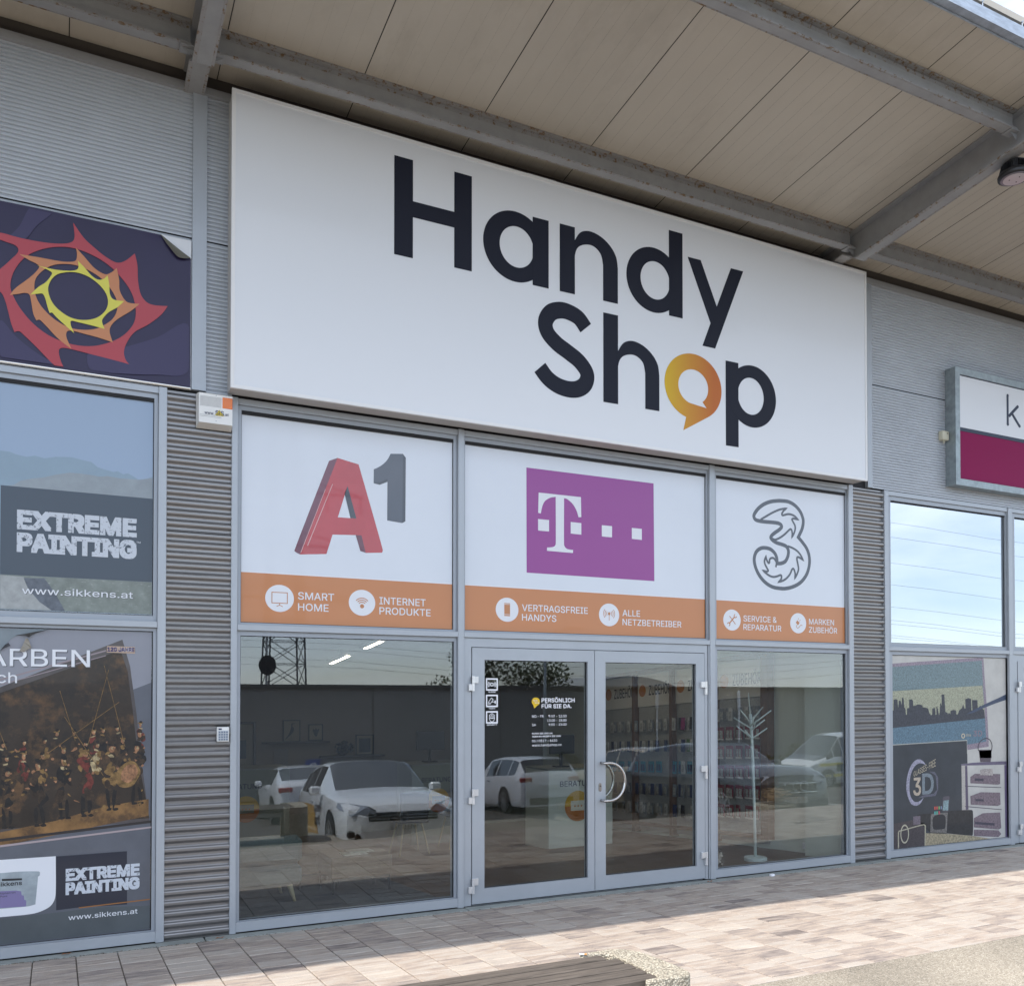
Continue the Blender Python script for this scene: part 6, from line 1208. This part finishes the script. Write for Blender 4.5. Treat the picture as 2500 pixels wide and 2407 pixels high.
def car(kind, label, cat, x, y, head, col, decals=None, name='parked_car'):
    K = KINDS[kind]; st = K['st']; r = K['r']
    t = thing(name, label, cat, (x, y, gz(x, y)), 'vehicles in the car park')
    paint = mat('car_paint_%s' % '_'.join(str(int(c*100)) for c in col), col, .28, .0 if col[0] > .4 else .3, coat=1.0)
    bd, gl = MB(), MB(); lo = .20
    def sec(s, zb, zr, w):
        if zr-zb < .12: wr = w*.80; return [(w*.93, lo), (w, lo+.14), (w*1.0, zb-.18), (w*.965, zb), (wr, zr+.0), (wr*.5, zr+.02), (0, zr+.03)]
        wr = w*.965-(zr-zb)*.42; return [(w*.93, lo), (w, lo+.14), (w*1.0, zb-.18), (w*.965, zb), (wr, zr-.045), (wr*.86, zr-.004), (0, zr+.015)]
    secs = [sec(*q_) for q_ in st]
    def P(i, j, sg): s_ = st[i][0]; w_, z_ = secs[i][j]; return (sg*w_, K['L']/2-s_, z_)
    for sg in (1, -1):
        for i in range(len(st)-1):
            tall = (st[i][2]-st[i][1] > .12, st[i+1][2]-st[i+1][1] > .12)
            for j in range(6):
                q_ = (P(i, j, sg), P(i+1, j, sg), P(i+1, j+1, sg), P(i, j+1, sg)); win = False
                if j == 3 and (tall[0] and tall[1]) and not (kind == 'van' and i > 6): win = True
                if j >= 4 and tall[0] != tall[1] and (i < 6 or kind != 'van'): gl.quad(*q_); continue
                if j == 4 and tall[0] and tall[1]: win = False
                if kind == 'van' and i in (3, 4) and j >= 4: gl.quad(*q_); continue
                if win:
                    c_ = [sum(v[k] for v in q_)/4 for k in range(3)]; ins = [tuple(c_[k]+(v[k]-c_[k])*(.90 if k != 1 or j >= 4 else .93) for k in range(3)) for v in q_]
                    for a_ in range(4): bd.quad(q_[a_], q_[(a_+1) % 4], ins[(a_+1) % 4], ins[a_])
                    gl.quad(*ins)
                else: bd.quad(*q_)
        for i in (0, len(st)-1):
            for j in range(6): bd.quad(P(i, j, sg), P(i, j+1, sg), (0, P(i, j+1, sg)[1], P(i, j+1, sg)[2]), (0, P(i, j, sg)[1], P(i, j, sg)[2]))
    o = bd.build('body', paint, None); bm = bmesh.new(); bm.from_mesh(o.data); bmesh.ops.remove_doubles(bm, verts=bm.verts[:], dist=.0005); bmesh.ops.recalc_face_normals(bm, faces=bm.faces[:]); bm.to_mesh(o.data); bm.free()
    for pl_ in o.data.polygons: pl_.use_smooth = True
    bv = o.modifiers.new('soft', 'BEVEL'); bv.width = .02; bv.segments = 2; bv.limit_method = 'ANGLE'; bv.angle_limit = radians(28)
    parts = [o, gl.build('window', CGL, None)]
    for nm, sa in (('front', K['fa']), ('rear', K['ra'])):
        for sg in (1, -1):
            yy = K['L']/2-sa; xx = sg*(st[5][3]-.09)
            w_ = MB(); prof = [(r*.62, -.095), (r*.9, -.10), (r, -.07), (r, .07), (r*.9, .10), (r*.62, .095)]
            w_.lathe(prof, 0, 0, 28); w_.xf(lambda a, b_, c_: (xx+c_, yy+a, r+b_-.0)); wo_ = w_.build('wheel', TYRE, None, smooth=False)
            ar_ = MB(); n_ = 20
            ar_.v = [(sg*(st[5][3]+.004), yy+(r+.055)*cos(pi*i/n_), max(lo, r+(r+.055)*sin(pi*i/n_))) for i in range(n_+1)]+[(sg*(st[5][3]+.004), yy-(r+.055), lo), (sg*(st[5][3]+.004), yy+(r+.055), lo)]
            ar_.f = [tuple(range(n_+3))]; ar_.mi = [0]; parts.append(ar_.build('wheel_arch', TRB, None))
            rm = MB(); fx = xx+sg*.105
            rm.v = []; 
            for i in range(10):
                a_ = 2*pi*i/10; wv = .05 if i % 2 else .07
                d_ = (cos(a_), sin(a_)); n2_ = (-sin(a_), cos(a_))
                rm.quad(*[(fx, yy+d_[0]*q0*r+n2_[0]*s0, r+d_[1]*q0*r+n2_[1]*s0) for q0, s0 in ((.12, -.028), (.64, -.017), (.64, .017), (.12, .028))])
            for i in range(28):
                a_, b_ = 2*pi*i/28, 2*pi*(i+1)/28; rm.quad(*[(fx, yy+q0*r*cos(c0), r+q0*r*sin(c0)) for q0, c0 in ((.60, a_), (.68, a_), (.68, b_), (.60, b_))]); rm.quad((fx, yy, r), (fx, yy+.18*r*cos(a_), r+.18*r*sin(a_)), (fx, yy+.18*r*cos(b_), r+.18*r*sin(b_)))
            ro = rm.build('rim', RIM, wo_); parts.append(wo_)
    Lh = K['L']/2; fz_ = st[1][1]; w1 = st[1][3]
    for sg in (1, -1):
        h_ = MB(); h_.v = [(sg*.40, Lh+.016, fz_-.12), (sg*w1*.93, Lh-.045, fz_-.10), (sg*(w1+.085), Lh-.42, fz_+.03), (sg*(w1+.055), Lh-.42, fz_+.10), (sg*.50, Lh-.03, fz_+.035), (sg*.40, Lh+.022, fz_-.03)]
        h_.f = [(0, 1, 4, 5), (1, 2, 3, 4), (0, 5, 4)]; h_.mi = [0]*3; parts.append(h_.build('headlight', HL, None))
        zr_ = st[-3][1]; parts.append(MB().box(min(sg*.50, sg*(w1+.03)), max(sg*.50, sg*(w1+.03)), -Lh+.03, -Lh+.16, zr_-.20, zr_-.07, bev=.02).build('tail_light', TL, None))
        zm = st[4][1]+.02; parts.append(MB().box(min(sg*(w1+.09), sg*(w1+.26)), max(sg*(w1+.09), sg*(w1+.26)), Lh-1.75, Lh-1.58, zm, zm+.14, bev=.03).build('wing_mirror', paint, None))
        parts.append(MB().box(min(sg*(st[5][3]-.01), sg*(st[5][3]+.015)), max(sg*(st[5][3]-.01), sg*(st[5][3]+.015)), Lh-2.55, Lh-2.37, .82, .85, bev=.005).build('door_handle', CHR if decals is None else paint, None))
    parts.append(MB().box(-.52, .52, Lh-.07, Lh+.006, .50, fz_-.06, bev=.02).build('grille', TRB, None)); gr_ = parts[-1]
    for zz_ in (.545, fz_-.115): parts.append(MB().box(-.50, .50, Lh+.006, Lh+.014, zz_, zz_+.012).build('chrome_strip', CHR, None))
    parts.append(MB().tube([(.062*cos(a_), Lh+.016, fz_-.13+.062*sin(a_)) for a_ in [2*pi*k_/20 for k_ in range(21)]], .007, 6).build('round_badge', CHR, None)) if kind == 'hatch' else None
    for sg in (1, -1): parts.append(MB().box(min(sg*.56, sg*.80), max(sg*.56, sg*.80), Lh-.16, Lh-.045, .30, .40, bev=.02).build('fog_lamp_recess', TRB, None)); parts.append(MB().box(-.70, .70, Lh-.09, Lh-.005, .24, .36, bev=.02).build('lower_intake', TRB, None))
    parts.append(MB().box(-.26, .26, Lh+.007, Lh+.016, .36, .47).build('number_plate', PLT, None)); parts.append(MB().box(-.26, .26, -Lh-.012, -Lh-.004, .62, .73).build('number_plate', PLT, None))
    parts.append(MB().box(-.62, .62, -Lh-.004, -Lh+.02, .24, .42, bev=.01).build('rear_skirt', TRB, None))
    if decals: parts += decals(K)
    R_ = Matrix.Rotation(head, 4, 'Z')
    for p_ in parts: p_.parent = t; p_.matrix_parent_inverse = Matrix()
    t.rotation_euler = (0, 0, head)
    # stand the car on the sloping lot
    c, s = cos(head), sin(head); dx, dy = -s, c
    f_ = gz(x+dx*1.3, y+dy*1.3); b_ = gz(x-dx*1.3, y-dy*1.3); t.location.z = (f_+b_)/2; t.rotation_euler = (math.atan2(f_-b_, 2.6), 0, head)
    return t
def onside(sg, W_):   # lettering on a car side; reads correctly to someone standing beside it
    return lambda X, Z, d: ((sg*(W_+.010+d)), (-X if sg < 0 else X), Z)
OY = mat('decal_yellow', (.62, .33, .02), .3, coat=.8)
def dA(K):
    out = []
    for sg in (-1, 1):
        w_ = K['st'][5][3]+.006; b = MB()
        b.v = [(sg*w_, .32, .32), (sg*w_, -.95, .30), (sg*w_, -1.75, .50), (sg*(w_-.02), -1.95, .82), (sg*(w_-.01), -.9, .80), (sg*w_, -.10, .76), (sg*w_, .10, .55)]; b.f = [tuple(range(7))]; b.mi = [0]; out.append(b.build('orange_wrap', OY, None))
        out.append(text('lettering', 'Handy', -.62 if sg < 0 else .02, -.02 if sg < 0 else .62, .66, .15, 0, NAVY, None, .04, frame=lambda X, Z, d, sg=sg: (sg*(w_+.006), -X if sg < 0 else X, Z)))
        out.append(text('lettering', 'Shop', -.50 if sg < 0 else .14, -.02 if sg < 0 else .62, .46, .15, 0, NAVY, None, .04, frame=lambda X, Z, d, sg=sg: (sg*(w_+.006), -X if sg < 0 else X, Z)))
    out.append(text('lettering', 'WELS 768', .20, -.20, .39, .06, 0, RUBBER, None, .0, frame=lambda X, Z, d: (X, K['L']/2+.019, Z)))
    return out
car('hatch', 'white hatchback with an orange side wrap facing the shop, nearest to the glass', 'car', 4.62, -7.25, radians(5), (.80, .81, .83), dA)
car('sedan', 'white saloon car parked tail towards the shop behind the wrapped hatchback', 'car', 5.75, -16.9, radians(184), (.78, .78, .80))
car('wagon', 'white estate car parked tail towards the shop, seen in the left door leaf', 'car', 11.45, -15.4, radians(184), (.78, .78, .82))
car('suv', 'beige off-road car parked tail towards the shop', 'car', 14.35, -13.9, radians(183), (.46, .38, .30))
def dR(K):
    out = [MB().tube([(-.30+.17*i+.085*cos(a_), K['L']/2+.012, .66+.085*sin(a_)) for a_ in [2*pi*k_/20 for k_ in range(21)]], .008, 6).build('ring_badge', CHR, None) for i in range(4)]
    out.append(text('lettering', 'LB 401 GA', .22, -.22, .39, .06, 0, RUBBER, None, .0, frame=lambda X, Z, d: (X, K['L']/2+.019, Z)))
    return out
car('suv', 'dark grey-blue off-road car with a ring badge facing the shop', 'car', 12.05, -7.5, radians(3), (.035, .045, .065), dR)
def dV(K):
    out = []
    for sg in (-1, 1):
        w_ = K['st'][6][3]+.006
        for z_ in (.92, .52):
            b = MB(); b.v = [(sg*w_, 1.9, z_-.12), (sg*w_, -2.3, z_), (sg*w_, -2.3, z_+.10), (sg*w_, 1.9, z_-.02)]; b.f = [(0, 1, 2, 3)]; b.mi = [0]; out.append(b.build('yellow_stripe', mat('decal_lemon', (.72, .62, .08), .4), None))
        b = MB(); b.v = [(sg*w_, 1.1, .60), (sg*w_, -1.6, .66), (sg*w_, -1.6, .92), (sg*w_, 1.1, .86)]; b.f = [(0, 1, 2, 3)]; b.mi = [0]; out.append(b.build('dark_panel', mat('decal_green_grey', (.10, .13, .10), .4), None))
        for s_, z_ in (('METALL +', .79), ('DESIGN', .66)):
            out.append(text('lettering', s_, -.7 if sg < 0 else -.7, .3, z_, .10, 0, MC['decal_lemon'], None, .04, frame=lambda X, Z, d, sg=sg: (sg*(w_+.006), -X if sg < 0 else X, Z)))
    return out
car('van', 'white delivery van with yellow stripes parked far across the car park', 'van', 26.3, -17.9, radians(90), (.68, .69, .68), dV, 'delivery_van')
pl_r = random.Random(4)
def planter(x, y, label):
    t = thing('planter', label, 'planter', (x, y, gz(x, y)), 'pebble concrete planters'); z_ = gz(x, y)
    frame = MB(); w_ = .24
    frame.box(x-w_, x+w_, y-w_, y+w_, z_-.1, z_+.42, bev=.03); frame.build('tub', PEB, t)
    MB().box(x-w_+.05, x+w_-.05, y-w_+.05, y+w_-.05, z_+.425, z_+.435).build('soil', SAND, t)
    b = MB()
    for i in range(420):
        a_ = pl_r.uniform(0, 2*pi); r_ = abs(pl_r.gauss(0, .16)); h_ = pl_r.uniform(.05, .34)*(1-r_); px_, py_, pz_ = x+r_*cos(a_)*1.4, y+r_*sin(a_), z_+.43+h_*.7; s_ = pl_r.uniform(.006, .016)
        b.quad((px_-s_, py_, pz_), (px_, py_-s_, pz_+s_*.4), (px_+s_, py_, pz_+s_), (px_, py_+s_, pz_+s_*.6))
    for i in range(50):
        a_ = pl_r.uniform(0, 2*pi); r_ = pl_r.uniform(.05, .24); b.tube([(x, y, z_+.43), (x+r_*cos(a_), y+r_*sin(a_), z_+.43+pl_r.uniform(.05, .22))], .0022, 4)
    b.build('dried_flowers', mat('dried_plant', (.40, .27, .15), .9), t)
planter(6.55, -3.95, 'pebble concrete tub with dried flowers standing before the doors')
planter(10.05, -3.75, 'pebble concrete tub with dried flowers standing right of the doors')
# opposite building, hall roof, dish, trees, pylon, wires
OW = mat('opposite_wall', (.24, .235, .23), .8, noise=.08, nscale=.6); OWD = mat('opposite_trim', (.10, .10, .10), .7)
ob = thing('opposite_building', 'long low grey flat-roofed building across the car park', 'building', (10, -30, -2.5))
MB().box(-40, 75, -42, -30, -3, 2.06).build('wall', OW, ob); MB().box(-40.1, 75.1, -42, -29.85, 2.065, 2.20).build('roof_edge', OWD, ob)
for x_ in range(-36, 75, 6): MB().box(x_, x_+.05, -30.012, -29.99, -2.6, 2.05).build('panel_joint', OWD, ob)
for x_ in (16.2, 26.6, 31.8, 44.0): MB().tube([(x_, -29.9, 2.0), (x_, -29.9, 1.1)], .09, 10).tube([(x_, -29.9, 1.1), (x_, -29.9, -2.4)], .05, 8).build('downpipe', WHITE, ob)
hall = thing('vaulted_hall', 'pale vaulted hall roof rising behind the opposite building', 'hall', (34.5, -46, 2)); b = MB()
for i in range(12):
    a_, c_ = -1+2*i/12, -1+2*(i+1)/12; b.quad((34.6+4.6*a_, -44, 2.0+1.05*(1-a_*a_)), (34.6+4.6*c_, -44, 2.0+1.05*(1-c_*c_)), (34.6+4.6*c_, -54, 2.0+1.05*(1-c_*c_)), (34.6+4.6*a_, -54, 2.0+1.05*(1-a_*a_))); b.quad((34.6+4.6*a_, -44, -2.6), (34.6+4.6*c_, -44, -2.6), (34.6+4.6*c_, -44, 2.0+1.05*(1-c_*c_)), (34.6+4.6*a_, -44, 2.0+1.05*(1-a_*a_)))
b.build('roof', mat('hall_roof', (.45, .46, .46), .6), hall)
ds = thing('satellite_dish', 'dark satellite dish on a mast on the opposite roof', 'dish', (7.75, -31, 2.2)); b = MB().lathe([(.02, 0), (.16, .03), (.28, .08), (.31, .11)], 0, 0, 28); b.xf(lambda x, y, z: (7.75+x*1.15, -30.9+z, 3.0+y*1.35)); b.build('reflector', RUBBER, ds); MB().tube([(7.75, -31, 2.2), (7.75, -31, 5.2)], .05, 8).build('mast', STEEL, ds)
def lattice(name, label, x, y, zb, zt, w0, w1):
    t = thing(name, label, 'pylon', (x, y, zb)); n_ = 16; b = MB()
    def c4(k): w_ = w0+(w1-w0)*k; z_ = zb+(zt-zb)*k; return [(x-w_, y-w_, z_), (x+w_, y-w_, z_), (x+w_, y+w_, z_), (x-w_, y+w_, z_)]
    for i in range(4): b.tube([c4(0)[i], c4(1)[i]], .07, 5)
    for k_ in range(n_):
        A_, B_ = c4(k_/n_), c4((k_+1)/n_)
        for i in range(4): j_ = (i+1) % 4; b.tube([A_[i], B_[j_]], .035, 4); b.tube([A_[j_], B_[i]], .035, 4); b.tube([B_[i], B_[j_]], .03, 4)
    b.build('lattice_body', mat('pylon_grey', (.10, .105, .11), .6), t)
    for zz in (zb+11.5, zb+15.5, zb+19.5):
        a_ = MB(); a_.tube([(x-6, y, zz), (x+6, y, zz)], .09, 5).tube([(x-6, y, zz), (x, y, zz+1.2)], .06, 5).tube([(x+6, y, zz), (x, y, zz+1.2)], .06, 5)
        for sx in (-5.8, -3.2, 3.2, 5.8): a_.tube([(x+sx, y, zz), (x+sx, y, zz-1.4)], .08, 6)
        a_.build('cross_arm', MC['pylon_grey'], t)
    return t
lattice('power_pylon', 'tall steel lattice power pylon far behind the opposite building', 14.9, -60, -2.6, 24, 1.5, .7)
wr = random.Random(8)
for i in range(16):
    z_ = 3.4+i*.62 if i < 9 else 9.5+(i-9)*2.1; y_ = -58-wr.uniform(0, 4); b = MB(); pts = []
    for k_ in range(25):
        x_ = -60+k_*8; ph = ((x_-14.9)/55.0); d_ = (ph-math.floor(ph)-.5); pts.append((x_, y_+(x_-14.9)*.12, z_-1.6*(1-4*d_*d_)+.9))
    b.tube(pts, .012, 4, cap=False); tag(b.build('power_line', RUBBER), 'power line strung from the far pylon, number %s from below' % ('one two three four five six seven eight nine ten eleven twelve thirteen fourteen fifteen sixteen'.split()[i]), 'cable', 'power lines')
LEAF = [mat('leaves_dark', (.035, .05, .018), .8), mat('leaves_light', (.075, .085, .03), .8)]; BARK = mat('bark', (.08, .065, .05), .9)
def tree(x, y, zb, h, rx, label, seed):
    t = thing('broadleaf_tree', label, 'tree', (x, y, zb), 'trees behind the opposite building'); rt = random.Random(seed); tb = MB()
    tb.tube([(x, y, zb), (x+.1, y, zb+h*.35), (x, y, zb+h*.7)], [.22, .16, .07], 8)
    cl_ = []
    for i in range(16):
        a_ = rt.uniform(0, 6.28); r_ = rt.uniform(.2, .8)*rx; z_ = zb+h*rt.uniform(.45, .9); p_ = (x+r_*cos(a_), y+r_*sin(a_), z_); cl_.append(p_); tb.tube([(x, y, zb+h*.35), ((x+p_[0])/2, (y+p_[1])/2, z_-.3*h*.3), p_], [.08, .05, .02], 5)
    tb.build('trunk', BARK, t); b = MB()
    for p_ in cl_:
        for k_ in range(150):
            d_ = Vector((rt.gauss(0, 1), rt.gauss(0, 1), rt.gauss(0, .8))).normalized()*rt.uniform(.2, 1)**.5*rx*.42; c_ = Vector(p_)+d_; u = Vector((rt.gauss(0, 1), rt.gauss(0, 1), rt.gauss(0, 1))).normalized()*rt.uniform(.07, .16); v_ = u.cross(Vector((rt.gauss(0, 1), rt.gauss(0, 1), 1))).normalized()*u.length*.6
            b.quad(tuple(c_-u), tuple(c_-v_), tuple(c_+u), tuple(c_+v_), mi=rt.choice((0, 0, 1)))
    b.build('crown', LEAF, t)
tree(23.6, -46, -2.6, 7.6, 2.5, 'leafy tree behind the opposite building, left of the pair seen in the door', 1); tree(28.0, -46, -2.6, 7.2, 2.6, 'leafy tree behind the opposite building, right of the pair seen in the door', 2); tree(4.0, -50, -2.6, 6.2, 2.0, 'small tree behind the left end of the opposite building', 3)
b = MB(); hr = random.Random(6)
for i in range(6000):
    x_ = hr.uniform(18, 52); y_ = -29+hr.uniform(-.4, .5); z_ = -2.5+hr.uniform(0, 1.25+.3*sin(x_*1.3)+.2*sin(x_*3.1)); s_ = hr.uniform(.05, .12); a_ = hr.uniform(0, 3)
    b.quad((x_-s_*cos(a_), y_-s_*sin(a_), z_), (x_, y_, z_-s_*.6), (x_+s_*cos(a_), y_+s_*sin(a_), z_+s_*.3), (x_, y_, z_+s_*.8), mi=hr.choice((0, 1)))
tag(b.build('hedge', LEAF), 'loose green hedge along the foot of the opposite building', 'hedge')
sp_ = thing('parking_sign', 'blue parking sign on a short post beyond the parked cars', 'sign', (7.9, -24, gz(8, -24))); MB().tube([(7.9, -24, gz(8, -24)), (7.9, -24, -.5)], .03, 8).build('post', STEEL, sp_); MB().box(7.65, 8.15, -23.95, -23.92, -.95, -.45).build('sign_plate', mat('sign_blue', (.02, .08, .35), .4), sp_)
text('lettering', 'P', 8.02, 7.80, -.86, .30, 0, WHITE, sp_, .06, frame=lambda X, Z, d: (X, -23.915+d, Z))
ll = thing('street_lamp', 'slim grey street lamp in the car park before the opposite building', 'street lamp', (17.6, -25, gz(17, -25))); MB().tube([(17.6, -25, gz(17, -25)), (17.6, -25, 3.8), (17.9, -25, 4.3), (18.9, -25, 4.5)], [.07, .05, .04, .035], 8).build('pole', GALV, ll); MB().box(18.6, 19.3, -25.12, -24.88, 4.46, 4.56, bev=.03).build('lamp_head', GALV, ll)
